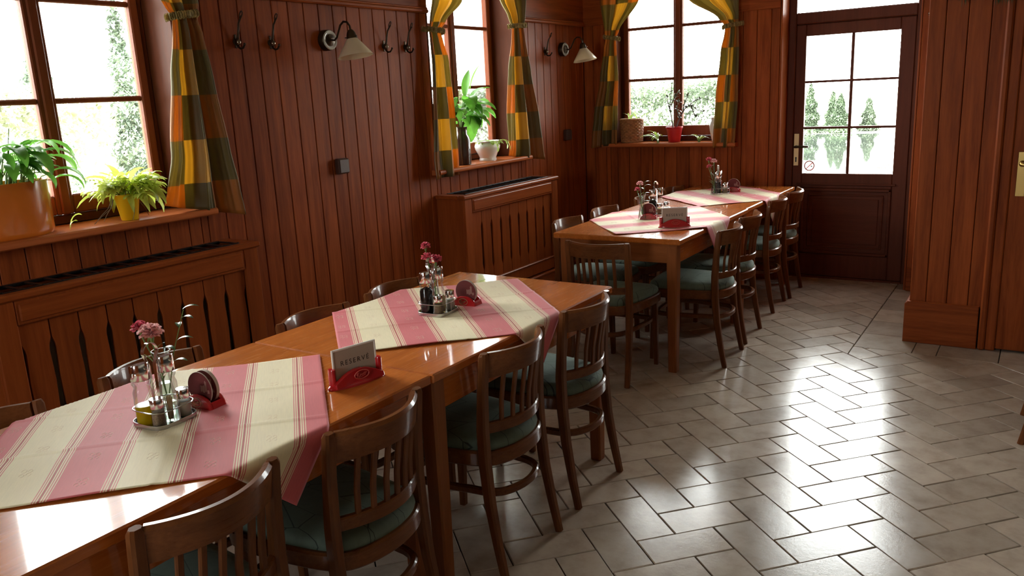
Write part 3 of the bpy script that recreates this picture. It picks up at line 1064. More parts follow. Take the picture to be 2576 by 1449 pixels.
# ------------------------------------------------------------------ tables
def make_table(label, x0, x1, y0, y1, first=None):
    cx, cy = (x0 + x1) / 2, (y0 + y1) / 2
    t = thing('dining_table', label, 'table', (cx, cy, 0), 0, 'brown dining tables')
    hx, hy = (x1 - x0) / 2, (y1 - y0) / 2
    tp = MB(); tp.box(-hx, hx, -hy, hy, .730, .760, .0045)
    tp.build('table_top', M['tb_y'], t)
    ax, ay = hx - .040, hy - .040
    for s in (-1, 1):
        a = MB(); a.box(s * ax - .011, s * ax + .011, -ay + .03, ay - .03, .622, .730, .003); a.build('apron', M['tb_y'], t)
        a = MB(); a.box(-ax + .03, ax - .03, s * ay - .011, s * ay + .011, .622, .730, .003); a.build('apron', M['tb_x'], t)
        for q in (-1, 1):
            l = MB()
            px, py = s * (hx - .058), q * (hy - .058)
            l.sweep([(px, py, 0), (px, py, .60), (px, py, .730)], [rrect(.048, .048, .006), rrect(.060, .060, .006), rrect(.060, .060, .006)], up=(0, 1, 0))
            l.build('leg', M['tb_z'], t)
    return t


TBL = {1: (-2.252, -1.467, .556, 1.7625), 2: (-2.254, -1.462, 1.7655, 2.966), 3: (-2.365, -1.590, 4.035, 5.2225), 4: (-2.368, -1.600, 5.2255, 6.425)}
make_table('nearest brown wooden table, with the glaring window reflection', *TBL[1])
make_table('second brown table, pushed against the far end of the nearest one', *TBL[2])
make_table('third brown table, front one of the far row, with the farther reserved sign', *TBL[3])
make_table('farthest brown table, between the window with red pot and the door', *TBL[4])


def tablecloth(label, k, cx, cy, rot, side, stripe, seed):
    """square cloth turned rot, folding down over the long edges of table k; stripe 0/1 = which cloth axis the stripes run along"""
    x0, x1, y0, y1 = TBL[k]
    n = 90
    rd = random.Random(seed)
    ph = [rd.uniform(0, 6.28) for _ in range(8)]
    mb = MB()
    vs, uvs, fs = [], [], []
    r = .012
    zt = .7618

    def place(a, b):
        x = cx + a * math.cos(rot) - b * math.sin(rot)
        y = cy + a * math.sin(rot) + b * math.cos(rot)
        h = .0016 * (math.sin(9 * a + 4 * b + ph[0]) + math.sin(-7 * a + 15 * b + ph[1]) + .6 * math.sin(24 * a + 6 * b + ph[2])) + .0034
        for c in (-side / 6, side / 6):
            h += .0030 * math.exp(-((a - c) / .006) ** 2)
        h += .0020 * math.exp(-((b - .02) / .006) ** 2)
        h = max(h, .0004)
        z = zt + h
        for (e, s) in ((x0, -1), (x1, 1)):
            d = (x - e) * s
            if d > -.004:
                d += .004
                if d < r * PI / 2:
                    th = d / r
                    x = e + s * (-.004 + r * math.sin(th)); z = zt + h - r * (1 - math.cos(th))
                else:
                    dd = d - r * PI / 2
                    x = e + s * (-.004 + r + .0012 + .006 * dd * (1 + math.sin(y * 30 + ph[4])))
                    z = zt - r - dd
        return x, y, z

    for i in range(n + 1):
        for j in range(n + 1):
            a, b = side * (i / n - .5), side * (j / n - .5)
            vs.append(place(a, b))
            u = (i / n) * side if stripe == 1 else (j / n) * side
            v = (j / n) * side if stripe == 1 else (i / n) * side
            uvs.append((u + .0001, v + .0001))
    for i in range(n):
        for j in range(n):
            fs.append((i * (n + 1) + j, (i + 1) * (n + 1) + j, (i + 1) * (n + 1) + j + 1, i * (n + 1) + j + 1))
    mb.add(vs, fs, uvs)
    o = mb.build('tablecloth', M['cloth'], angle=80)
    so = o.modifiers.new('thickness', 'SOLIDIFY'); so.thickness = .0012; so.offset = 1
    tag(o, label, 'tablecloth', 'striped square tablecloths')
    em = MB()                           # small looped motifs stitched along the stripes
    for q in range(6):
        b0 = -side / 2 + .135 * q + (0 if q else .024)
        for k_ in range(6):
            a0 = -side / 2 + .07 + .135 * k_ + (.04 if q % 2 else 0)
            if abs(a0) > side / 2 - .03 or abs(b0) > side / 2 - .02:
                continue
            for (da, db) in ((-.011, -.006), (.011, -.006), (-.009, .008), (.009, .008)):
                w_ = rd.uniform(.8, 1.1)
                pts = [(a0 + da * 1.0 + .0085 * w_ * math.cos(t_), b0 + db + .0055 * w_ * math.sin(t_)) for t_ in [2 * PI * m_ / 9 for m_ in range(8)]]
                P_ = [place(*p_) for p_ in pts]
                em.tube([(p_[0], p_[1], p_[2] + .0012) for p_ in P_], .00040, 4)
    dg = bpy.context.evaluated_depsgraph_get()
    base = bpy.data.meshes.new_from_object(o.evaluated_get(dg))
    o.modifiers.clear()
    bm = bmesh.new(); bm.from_mesh(base)
    k0 = len(bm.faces)
    bm.from_mesh(em.mesh('stitching'))
    bm.faces.ensure_lookup_table()
    for f_ in bm.faces[k0:]:
        f_.material_index = 1
    bm.to_mesh(base); bm.free()
    base.materials.append(M['embroidery'])
    o.data = base
    return o


A45 = math.radians(-42.0)
# local axis 0 runs along the stripes
tablecloth('red and cream striped cloth on the nearest table', 1, -1.884, 1.175, A45, .815, 0, 1)
tablecloth('red and cream striped cloth on the second table', 2, -1.880, 2.352, A45 - .01, .810, 0, 2)
tablecloth('red and cream striped cloth on the third table, under the farther reserved sign', 3, -1.952, 4.640, math.radians(42), .810, 0, 3)
tablecloth('red and cream striped cloth on the farthest table by the back wall', 4, -1.960, 5.790, math.radians(-41), .800, 0, 4)


# ------------------------------------------------------------------ radiator covers
def radiator_cover(label, y0, y1):
    t = thing('radiator_cover', label, 'radiator cover', (XL, (y0 + y1) / 2, 0), 0, 'wooden radiator covers under the windows')
    L = (y1 - y0) / 2
    D = .236
    x = D - .020                        # plane of the front frame
    f = MB()
    for s in (-1, 1):
        f.box(.001, x - .001, s * L - s * .002, s * L - s * .022, 0, .890, .003)
        f.box(x - .004, x + .018, s * (L - .0015), s * (L - .088), .0, .888, .005)
    f.box(x - .004, x + .018, -L + .087, L - .087, .790, .888, .005)
    f.box(x - .004, x + .018, -L + .087, L - .087, .20, .290, .005)
    f.box(x - .004, x + .024, -L + .087, L - .087, .286, .300, .005)
    f.build('frame', M['rad_z'], t)
    pn = MB()
    pn.box(x - .003, x + .0235, -L + .100, L - .100, .803, .876, .005)
    pn.build('upper_panel', M['rad_y'], t)
    b = MB(); b.box(x - .01, x + .030, -L - .002, L + .002, 0, .180, .006)
    b.box(x - .01, x + .038, -L - .003, L + .003, .172, .192, .006)
    b.build('plinth', M['rad_y'], t)
    top = MB()
    gy = L - .075
    top.box(.112 + .075, D + .006, -L - .012, L + .012, .888, .915, .007)
    top.box(.001, .035, -L - .012, L + .012, .888, .915, .005)
    for s in (-1, 1):
        top.box(.03, .19, s * (L + .012), s * gy, .889, .9145, .004)
    top.build('top_board', M['rad_y'], t)
    gr = MB()
    gr.box(.032, .048, -gy, gy, .906, .918, .002); gr.box(.176, .192, -gy, gy, .906, .918, .002)
    n = 14
    for k in range(n + 1):
        yy = -gy + 2 * gy * k / n
        gr.box(.04, .185, yy - .009, yy + .009, .911, .9165, .002)
        gr.tube([(.182, yy, .915), (.182, yy, .9195)], .005, 8)
    gr.box(.045, .18, -gy, gy, .80, .803)
    gr.build('top_grille', M['black'], t)
    sl = MB()
    n = 9
    w = (2 * L - .176) / n
    z0, z1 = .298, .792
    for k in range(n):
        a = -L + .088 + w * k + .003
        b_ = a + w - .006
        m = .0165
        left = [(a, z0), (a, z0 + .075), (a + .003, z0 + .085), (a + m * .6, z0 + .105), (a + m * .75, z0 + .125), (a + m * .55, z0 + .2), (a + m * .45, (z0 + z1) / 2), (a + m * .55, z1 - .2), (a + m * .75, z1 - .125), (a + m * .6, z1 - .105), (a + .003, z1 - .085), (a, z1 - .075), (a, z1)]
        right = [(a + b_ - p[0], p[1]) for p in reversed(left)]
        sl.prism(left + right, x - .010, x + .004, 'x')
    sl.build('slats', M['rad_z'], t)
    bk = MB(); bk.box(.02, .03, -L + .03, L - .03, .05, .80)
    for k in range(16):
        yy = -L + .10 + (2 * L - .2) * k / 15
        bk.box(.07, .15, yy - .025, yy + .025, .12, .74, .02)
    bk.build('radiator', M['rad_core'], t)
    return t


radiator_cover('wooden radiator cover with black grille at the left, behind the nearest tables', 1.362, 2.600)
radiator_cover('wooden radiator cover in front of the middle window, with a lit top edge', 4.312, 5.550)


# ------------------------------------------------------------------ curtains
def curtain(label, axis, rows, folds, tie, phase=0.0, mirror=False, tail=None, WD=.40):
    """rows: (z, inner, outer, depth_in, depth_out, amplitude) in room coordinates along the wall"""
    t = thing('curtain', label, 'curtain', (0, 0, 0), 0, 'plaid tie-back curtains')
    rows = sorted([tuple(r) for r in rows])
    z0, z1 = rows[0][0], rows[-1][0]
    ns, nz = 110, 64
    vs, uvs, fs = [], [], []
    for i in range(nz + 1):
        q = i / nz
        for j in range(ns + 1):
            s = j / ns
            z = z0 + (z1 - z0) * q
            a, b, da, db, amp = lerp_table(rows, z)
            zz = z
            if q < .12:
                k = 1 - q / .12
                zz = z + k * (1 - s) * (tail or 0.0)
            h = a + (b - a) * s
            d = da + (db - da) * s
            f = 2 * PI * folds * s + phase + .5 * math.sin(3 * z + 2 * s)
            d += 1.25 * amp * math.sin(f) + .38 * amp * math.sin(2.7 * f + 1) + .12 * amp * math.sin(6.1 * f)
            h += .35 * amp * math.cos(f)
            d = max(d, .012) if (tail is None or z > 1.12) else d
            vs.append((XL + d, h, zz) if axis == 'y' else (h, YB - d, zz))
            uvs.append(((1 - s if mirror else s) * WD + .01, z + .02))
    for i in range(nz):
        for j in range(ns):
            o = i * (ns + 1) + j
            fs.append((o, o + 1, o + ns + 2, o + ns + 1))
    mb = MB(); mb.add(vs, fs, uvs)
    c = mb.build('cloth', M['curtain'], t, angle=180)
    so = c.modifiers.new('thickness', 'SOLIDIFY'); so.thickness = .0015
    # ruffled tie-back running from the wall round the gathered cloth
    tb = MB()
    a, b, d0, d1, zt = tie
    pts = []
    n = 60
    for k in range(n + 1):
        s = k / n
        th = s * PI
        h = b + (a - b) * (1 - math.cos(th)) / 2
        d = .012 + (d0 if s > .5 else d1) * math.sin(th) + (.0 if s < .5 else .02 * (s - .5) * 2)
        pts.append(((XL + d, h, zt[1] + (zt[0] - zt[1]) * s) if axis == 'y' else (h, YB - d, zt[1] + (zt[0] - zt[1]) * s)))
    sec = []
    for k in range(n + 1):
        w = .034 + .005 * math.sin(k * 1.9)
        q = .006 + .005 * math.sin(k * 2.6)
        sec.append(rrect(q * 2, w, q * .8))
    tb.sweep(pts, sec, up=(0, 0, 1))
    tb.build('tie_back', M['curtain_tie'], t)
    return t


M['curtain_tie'] = plain('ruffled tie-back cloth', (.30, .22, .07), .6, trans=.25, noise=.5, nscale=60)
curtain('plaid curtain at the left window, beside the yellow fern pot', 'y',
        [(1.03, 2.255, 2.668, .02, .062, .020), (1.18, 2.262, 2.652, .045, .060, .022), (1.36, 2.312, 2.632, .05, .055, .022), (1.70, 2.368, 2.600, .05, .05, .020), (1.90, 2.408, 2.575, .05, .05, .015),
         (1.965, 2.418, 2.560, .05, .045, .011), (2.02, 2.375, 2.572, .05, .05, .015), (2.25, 2.17, 2.60, .05, .05, .022), (2.58, 1.95, 2.62, .05, .05, .022)], 2.3,
        (2.405, 2.572, .075, .085, (1.962, 1.995)), .4, False, .10)
curtain('shaded plaid curtain left of the dark brown vase', 'y',
        [(1.035, 4.200, 4.500, .085, .070, .018), (1.15, 4.198, 4.502, .075, .070, .020), (1.42, 4.235, 4.498, .065, .06, .020), (1.79, 4.280, 4.472, .055, .055, .016), (1.93, 4.288, 4.425, .05, .05, .012),
         (1.975, 4.285, 4.410, .05, .045, .010), (2.03, 4.292, 4.465, .05, .05, .012), (2.18, 4.325, 4.668, .05, .05, .02), (2.58, 4.330, 4.85, .05, .05, .022)], 1.8,
        (4.43, 4.27, .085, .075, (1.965, 1.985)), 1.3, True)
curtain('sunlit plaid curtain right of the white flower bowl', 'y',
        [(1.035, 5.150, 5.628, .03, .062, .022), (1.12, 5.150, 5.615, .045, .06, .022), (1.37, 5.150, 5.585, .05, .055, .022), (1.72, 5.200, 5.500, .05, .05, .020), (1.96, 5.255, 5.445, .05, .05, .013),
         (2.03, 5.262, 5.440, .05, .045, .011), (2.10, 5.215, 5.455, .05, .05, .016), (2.22, 5.10, 5.475, .05, .05, .022), (2.58, 4.90, 5.49, .05, .05, .022)], 2.4,
        (5.245, 5.475, .08, .085, (2.035, 2.055)), .2, False, .07)
curtain('dark plaid curtain left of the wicker basket', 'x',
        [(1.062, -3.085, -3.330, .060, .070, .018), (1.15, -3.085, -3.325, .06, .066, .019), (1.33, -3.080, -3.305, .055, .06, .019), (1.64, -3.072, -3.245, .05, .055, .017), (1.90, -3.085, -3.205, .05, .05, .012),
         (1.965, -3.090, -3.190, .05, .045, .010), (2.02, -3.060, -3.195, .05, .05, .012), (2.25, -2.865, -3.230, .05, .05, .02), (2.58, -2.66, -3.24, .05, .05, .022)], 2.2,
        (-3.065, -3.215, .07, .075, (1.955, 1.99)), 2.0, False, .03)
curtain('plaid curtain right of the window with the red pot, next to the door', 'x',
        [(1.062, -2.245, -2.080, .075, .070, .016), (1.15, -2.245, -2.072, .07, .066, .018), (1.44, -2.233, -2.052, .06, .06, .018), (1.80, -2.198, -2.046, .055, .055, .016), (1.94, -2.170, -2.052, .05, .05, .011),
         (1.985, -2.165, -2.060, .05, .045, .009), (2.05, -2.22, -2.055, .05, .05, .012), (2.21, -2.46, -2.055, .05, .05, .02), (2.58, -2.64, -2.05, .05, .05, .022)], 2.0,
        (-2.185, -2.035, .07, .075, (1.975, 2.00)), .9, True)


# ------------------------------------------------------------------ wall fittings
def coat_hook(label, y, z=1.872, rot=0.0):
    t = thing('coat_hook', label, 'coat hook', (XL, y, z), 0, 'bronze coat hooks')
    p = MB()
    p.lathe([(0, 0), (.017, 0), (.017, .004), (.012, .008), (0, .009)], (0, 0, 0), 16)
    p.xf(Matrix.Rotation(PI / 2, 4, 'Y'))
    p.box(.000, .006, -.007, .007, -.032, .034, .003)
    p.build('back_plate', M['bronze'], t)
    u = MB()
    u.tube([(.008, 0, .0), (.022, 0, .018), (.030, .0, .050), (.040, 0, .085), (.058, 0, .108), (.068, 0, .118)], [.0065, .006, .0055, .005, .0045, .004], 8)
    lp = [(.063 + .008 * math.cos(a), .0075 * math.sin(a) * 1.0, .122 + .016 * math.cos(a)) for a in [2 * PI * k / 14 for k in range(14)]]
    u.tube(lp, .0028, 6, loop=True)
    u.build('upper_hook', M['bronze'], t)
    l = MB()
    l.tube([(.008, 0, -.004), (.018, 0, -.026), (.034, 0, -.036), (.052, 0, -.034), (.064, 0, -.020)], [.0065, .006, .0055, .005, .0045], 8)
    l.ball((.066, 0, -.016), .0065, 10, 6)
    l.build('lower_hook', M['bronze'], t)
    k = MB(); k.ball((.022, 0, -.004), .013, 14, 8, 1.25)
    k.build('knob', M['ceramic_dk'], t)
    return t


M['ceramic_dk'] = plain('polished bronze knob', (.20, .15, .11), .12, .9)
hk0 = coat_hook('bronze coat hook nearest the left curtain', 2.805)
for lab, y in (('bronze coat hook second from the left curtain', 3.025), ('bronze coat hook just right of the nearer wall lamp', 3.905),
               ('bronze coat hook nearest the middle window on its left', 4.105), ('bronze coat hook between the middle window and the farther lamp', 5.822)):
    dup(hk0, lab, None, (XL, y, 1.872))
h = dup(hk0, 'shiny coat hook high on the strip of wall right of the glazed door', None, (-.745, YB, 1.955), -PI / 2)
h = dup(hk0, 'shiny coat hook low on the strip of wall right of the glazed door', None, (-.725, YB, 1.850), -PI / 2)


def sconce(label, y, z):
    t = thing('wall_lamp', label, 'wall lamp', (XL, y, z), 0, 'wall lamps with cone shades')
    b = MB()
    b.lathe([(0, 0), (.056, 0), (.056, .030), (.053, .036), (0, .036)], (0, 0, 0), 32); b.xf(Matrix.Rotation(PI / 2, 4, 'Y'))
    b.build('wall_rosette', M['bronze'], t)
    r = MB()
    r.lathe([(.036, .0355), (.051, .0355), (.052, .040), (.047, .044), (.040, .042), (.036, .039)], (0, 0, 0), 32); r.xf(Matrix.Rotation(PI / 2, 4, 'Y'))
    r.build('ceramic_ring', M['ceramic'], t)
    c = MB(); c.lathe([(0, .034), (.034, .034), (.032, .044), (.014, .052), (0, .053)], (0, 0, 0), 24); c.xf(Matrix.Rotation(PI / 2, 4, 'Y'))
    c.build('rosette_cap', M['bronze'], t)
    a = MB()
    a.tube([(.045, 0, 0), (.072, 0, -.004), (.092, 0, .010), (.108, 0, .040), (.125, 0, .072), (.150, 0, .088), (.176, 0, .084), (.193, 0, .064), (.198, 0, .036)], .0058, 10)
    a.build('arm', M['bronze'], t)
    tilt = Matrix.Translation((.198, 0, .03)) @ Matrix.Rotation(math.radians(-9), 4, 'Y')
    h = MB(); h.lathe([(0, .014), (.012, .012), (.022, .0), (.027, -.018), (.030, -.034), (.026, -.036), (0, -.036)], (0, 0, 0), 24)
    for k in range(3):
        ang_ = 2 * PI * k / 3
        h.tube([(.026 * math.cos(ang_), .026 * math.sin(ang_), -.028), (.038 * math.cos(ang_), .038 * math.sin(ang_), -.028)], .003, 6)
    h.xf(tilt)
    h.build('shade_holder', M['bronze'], t)
    s = MB(); s.lathe([(.030, -.036), (.095, -.126), (.0965, -.131), (.093, -.130), (.028, -.040)], (0, 0, 0), 40, caps=False)
    s.xf(tilt)
    s.build('lamp_shade', M['opal'], t)
    bl = MB(); bl.ball((0, 0, -.075), .022, 14, 8, 1.3); bl.xf(tilt); bl.build('bulb', M['white'], t)
    return t


sconce('bronze wall lamp with cream cone shade between the coat hooks', 3.421, 1.893)
sconce('bronze wall lamp with bright white cone shade near the room corner', 6.095, 1.890)


def socket(label, y, z):
    t = thing('wall_socket', label, 'socket', (XL, y, z), 0, 'brown surface-mounted sockets')
    b = MB(); b.box(.0, .034, -.042, .042, -.044, .044, .006); b.build('housing', M['plastic_br'], t)
    c = MB(); c.box(.034, .040, -.037, .037, -.039, .039, .003); c.build('cover', M['plastic_br'], t)
    return t


socket('brown wall socket on the boards below the nearer wall lamp', 3.442, 1.196)
socket('small brown wall socket on the boards below the farther wall lamp', 6.125, 1.196)


# ------------------------------------------------------------------ things on the tables
TZ = .7655                              # cloth surface
ROUND = lambda r, n=40: [(r * math.cos(2 * PI * k / n), r * math.sin(2 * PI * k / n)) for k in range(n)]


def text_mesh(body, size, extrude):
    cu = bpy.data.curves.new('lettering', 'FONT')
    cu.body = body; cu.size = size; cu.align_x = 'CENTER'; cu.extrude = extrude; cu.space_character = 1.32
    cu.resolution_u = 3
    ob = bpy.data.objects.new('tmp', cu); COL.objects.link(ob)
    dg = bpy.context.evaluated_depsgraph_get()
    me = bpy.data.meshes.new_from_object(ob.evaluated_get(dg))
    bpy.data.objects.remove(ob)
    return me


def oval_emblem(mb, c, a, b, t, rib=.0018):
    """raised oval ring with a slanted script-like stroke, in the local xz plane facing -y"""
    pts = [(c[0] + a * math.cos(q), c[1], c[2] + b * math.sin(q)) for q in [2 * PI * k / 32 for k in range(32)]]
    mb.tube(pts, rib, 6, loop=True)
    st = [(-.68, -.05), (-.62, .32), (-.40, .35), (-.50, .0), (-.66, -.28), (-.40, -.30), (-.15, .02), (-.12, .2), (-.2, -.15), (.0, -.02), (.06, .14), (.03, -.12), (.22, .06), (.28, .22), (.24, -.06), (.42, .12), (.48, .30), (.44, .0), (.68, .22)]
    mb.tube([(c[0] + a * p[0], c[1] - .0003, c[2] + b * p[1] * 1.5) for p in st], rib * .75, 6)
    mb.tube([(c[0] + a * p[0], c[1] - .0003, c[2] + b * p[1]) for p in ((-.45, -.62), (0, -.45), (.5, -.22))], rib * .6, 6)


def reserve_sign(label, x, y, z, rz):
    t = thing('reserved_sign', label, 'sign', (x, y, z), rz, 'red reserved signs')
    b = MB()
    b.lathe([(1.0, 0), (1.0, .005), (.94, .011), (.86, .014)], (0, 0, 0), 40)
    b.v = [(p[0] * .094, p[1] * .030, p[2]) for p in b.v]
    arch = [(-.082, .006)] + [(-.082 + .164 * k / 16, .018 + .030 * math.sin(PI * k / 16)) for k in range(17)] + [(.082, .006)]
    i0 = len(b.v)
    b.prism([(p[0], p[1]) for p in arch], -.020, -.004, 'y', .003)
    b.v[i0:] = [(p[0], p[1] - max(0, .012 - (p[2] - .006) * .3) * .6, p[2]) for p in b.v[i0:]]
    for s in (-1, 1):
        i1 = len(b.v)
        b.lathe([(1, .006), (1, .056), (.9, .060), (.0, .0605)], (0, 0, 0), 20)
        b.v[i1:] = [(p[0] * .0095 + s * .0775, p[1] * .014, p[2]) for p in b.v[i1:]]
    b.build('holder', M['red'], t)
    e = MB(); oval_emblem(e, (.004, -.0265, .030), .024, .0125, .001); e.build('emblem', M['red_lt'], t)
    s = MB()
    s.box(-.0715, .0715, -.0025, .0035, .108, .1135, .001)
    s.box(-.0735, -.068, -.0025, .0035, .02, .1135, .001); s.box(.068, .0735, -.0025, .0035, .02, .1135, .001)
    s.build('acrylic_sleeve', M['acrylic'], t)
    c = MB(); c.box(-.0682, .0682, -.0012, .0022, .018, .1085)
    card = c.build('card', M['card'], t, smooth=False)
    me = text_mesh('RESERV\u00c9', .0205, .0001)
    o = bpy.data.objects.new('lettering', me); COL.objects.link(o); o.parent = card
    me.materials.append(M['ink'])
    me.transform(Matrix.Translation((0, -.0014, .062)) @ Matrix.Rotation(PI / 2, 4, 'X'))
    return t


# facing -y locally
reserve_sign('red reserved sign on the bare end of the nearest table', -1.628, 1.618, .760, math.radians(76))
reserve_sign('red reserved sign on the edge of the cloth of the third table', -1.765, 4.400, TZ - .001, math.radians(30))


def coaster_set(loc, rz, lab_holder, labs):
    t = thing('coaster_holder', lab_holder, 'coaster holder', loc, rz, 'red beer mat holders')
    b = MB()
    top = [(.050 * math.cos(q), .034 * math.sin(q) + .002) for q in [PI * k / 20 for k in range(21)]]
    poly = [(.052, 0)] + [(p[0] * 1.0, p[1] + .004) for p in top] + [(-.052, 0)]
    b.prism(poly, -.028, -.016, 'y', .004)
    b.prism(poly, .016, .028, 'y', .004)
    b.box(-.050, .050, -.025, .025, 0, .006, .002)
    for s in (-1, 1):
        side = [(s * .052, 0)] + [(s * abs(p[0]), p[1] + .004) for p in top if p[0] > .041] + [(s * .041, .0)]
        b.prism(side, -.0185, .0185, 'y')
    b.build('holder', M['red'], t)
    e = MB(); oval_emblem(e, (-.002, -.0284, .019), .019, .0125, .001, .0014); e.build('emblem', M['gold_lt'], t)
    for k, (lab, dy, th) in enumerate(labs):
        c = thing('coaster', lab, 'coaster', loc, rz, None)
        m = MB(); m.prism([(p[0], p[1] + .0535) for p in ROUND(.0465)], dy - th / 2, dy + th / 2, 'y')
        m.build('mat', M['coaster_rim'], c)
        f = MB(); f.prism([(p[0], p[1] + .0535) for p in ROUND(.0455)], dy - th / 2 - .0004, dy - th / 2, 'y')
        fo = f.build('printed_face', M['coaster'], c, smooth=False)
        pr = MB()
        rd = random.Random(7 + k)
        for q in range(4):
            xx = .004 + q * .0085
            h = (.020, .022, .034, .014)[q]
            z0 = .044 + (0, 0, .002, -.004)[q]
            for s_ in range(3):
                pr.box(xx + s_ * .0026, xx + s_ * .0026 + .0015, dy - th / 2 - .0007, dy - th / 2 - .0004, z0 + rd.uniform(0, .004), z0 + h - rd.uniform(0, .004))
        pr.build('print', M['print'], fo, smooth=False)
    return t


coaster_set((-1.870, 1.283, TZ), math.radians(4), 'red beer mat holder beside the cruet stand on the nearest table',
            (('beer mat in front of the holder on the nearest table', -.011, .0026), ('stack of beer mats at the back of the holder on the nearest table', .009, .009)))
coaster_set((-1.838, 2.462, TZ), math.radians(4), 'red beer mat holder beside the cruet stand on the second table',
            (('beer mats in the red holder on the second table', -.004, .010),))
coaster_set((-2.020, 4.618, TZ), math.radians(14), 'red beer mat holder between vase and reserved sign on the third table',
            (('beer mats in the red holder on the third table', -.006, .006),))
coaster_set((-1.935, 5.985, TZ), math.radians(10), 'red beer mat holder on the farthest table',
            (('beer mats in the red holder on the farthest table', -.004, .006),))


def cruet(loc, rz, where, liquids, picks=True):
    """tray with post and loop handle; two bottles and small shakers standing in it (each a thing)"""
    G = 'cruet stands'
    t = thing('cruet_stand', 'chrome cruet stand ' + where, 'cruet stand', loc, rz, G)
    hx, hy = .062, .066
    tr = MB()
    ol = [(hx * (abs(math.cos(q)) ** .5) * (1 if math.cos(q) >= 0 else -1), hy * (abs(math.sin(q)) ** .5) * (1 if math.sin(q) >= 0 else -1)) for q in [2 * PI * k / 48 for k in range(48)]]
    tr.prism([(p[0] * .98, p[1] * .98) for p in ol], .0, .004, 'z')
    tr.sweep([(p[0], p[1], .007) for p in ol], rrect(.0014, .012, .0005), up=(0, 0, 1), loop=True)
    tr.tube([(p[0] * .96, p[1] * .96, .045) for p in ol], .0017, 6, loop=True)
    for s in (-1, 1):
        tr.tube([(s * hx * .96, 0, .004), (s * hx * .96, 0, .045)], .0017, 6)
    tr.build('tray', M['steel'], t)
    h = MB()
    for s in (-1, 1):
        h.sweep([(-.022, s * .008, .004), (-.022, s * .008, .15), (-.022, s * .016, .172), (-.022, s * .022, .184)], rrect(.012, .002, .0005), up=(0, 1, 0))
    h.sweep([(-.022, .022 * math.cos(q), .184 + .026 * math.sin(q)) for q in [PI * k / 14 for k in range(15)]], rrect(.012, .002, .0005))
    h.build('handle', M['chrome'], t)
    Mx = Matrix.Translation(loc) @ Matrix.Rotation(rz, 4, 'Z')
    for k, (yy, mat, lv, lab) in enumerate(liquids):
        p = Mx @ Vector((-.022, yy, .0045))
        b = thing('bottle', lab + ' ' + where, 'bottle', p, rz, 'oil and vinegar bottles')
        g = MB(); g.lathe([(0, 0), (.023, 0), (.0245, .004), (.0245, .085), (.021, .094), (.0205, .100), (.0245, .108), (.0245, .120), (.021, .124)], (0, 0, 0), 24, caps=False)
        g.build('glass', M['clear'], b)
        l = MB(); l.lathe([(0, .002), (.0228, .002), (.0232, .006), (.0232, min(lv, .086)), (.020, min(lv, .093)) if lv > .086 else (.0, lv), (.0, lv)], (0, 0, 0), 20)
        l.build('liquid', mat, b)
        c = MB(); c.lathe([(0, .118), (.0235, .118), (.0245, .121), (.0245, .1580), (.0238, .1595), (0, .1600)], (0, 0, 0), 24)
        c.v = [(p_[0], p_[1], p_[2] + (.20 * p_[0] if p_[2] > .15 else 0)) for p_ in c.v]
        c.tube([(.020, 0, .150), (.028, 0, .153)], .004, 8)
        c.build('cap', M['chrome'], b)
    for k, (yy, mat, lab) in enumerate(((-.040, M['pepper'], 'pepper shaker with chrome cap'), (.040, M['salt'], 'salt shaker with chrome cap'))):
        p = Mx @ Vector((.030, yy, .0045))
        b = thing('shaker', lab + ' ' + where, 'shaker', p, rz, 'salt and pepper shakers')
        g = MB(); g.lathe([(0, 0), (.0165, 0), (.0175, .003), (.0175, .034), (.0155, .042), (.0165, .048), (.0165, .052)], (0, 0, 0), 20, caps=False)
        g.build('glass', M['clear'], b)
        l = MB(); l.lathe([(0, .002), (.0155, .002), (.0160, .032), (.014, .040), (0, .040)], (0, 0, 0), 16); l.build('contents', mat, b)
        c = MB(); c.lathe([(0, .050), (.017, .050), (.0172, .052), (.0172, .0735), (.0165, .0748), (0, .0752)], (0, 0, 0), 20)
        for q in range(4):
            c.ball((.008 * math.cos(q * PI / 2), .008 * math.sin(q * PI / 2), .0750), .0008, 6, 4)
        c.build('cap', M['chrome'], b)
    if picks:
        p = Mx @ Vector((.026, -.001, .0045))
        b = thing('toothpick_holder', 'glass toothpick holder ' + where, 'toothpick holder', p, rz, 'toothpick holders')
        g = MB(); g.lathe([(0, 0), (.0135, 0), (.0145, .004), (.0150, .045), (.0165, .050)], (0, 0, 0), 20, caps=False); g.build('glass', M['clear'], b)
        pk = MB(); rd = random.Random(int(p.y * 100))
        for k in range(34):
            a = rd.uniform(0, 2 * PI); r0 = rd.uniform(0, .008); r1 = r0 + rd.uniform(.0, .006)
            pk.tube([(r0 * math.cos(a), r0 * math.sin(a), .004), (r1 * math.cos(a), r1 * math.sin(a), rd.uniform(.062, .068))], .0011, 5)
        pk.build('toothpicks', M['pick'], b)['kind'] = 'stuff'
    return t


cruet((-1.880, 1.165, TZ), math.radians(4), 'on the nearest table', ((-.0375, M['oil'], .050, 'glass oil bottle with a little yellow oil'), (.0375, M['salt_w'] if 'salt_w' in M else M['water'], .012, 'almost empty vinegar bottle')))
cruet((-1.877, 2.325, TZ), math.radians(4), 'on the second table', ((-.0375, M['vinegar'], .104, 'full black vinegar bottle'), (.0375, M['oil'], .030, 'glass oil bottle behind the vinegar')))
cruet((-2.030, 4.800, TZ), math.radians(-8), 'on the third table', ((-.0375, M['vinegar'], .100, 'dark vinegar bottle'), (.0375, M['oil'], .030, 'glass oil bottle')), False)
cruet((-1.990, 5.865, TZ), math.radians(14), 'on the farthest table', ((-.0375, M['vinegar'], .085, 'half-full dark vinegar bottle'), (.0375, M['oil'], .020, 'nearly empty glass oil bottle')), False)


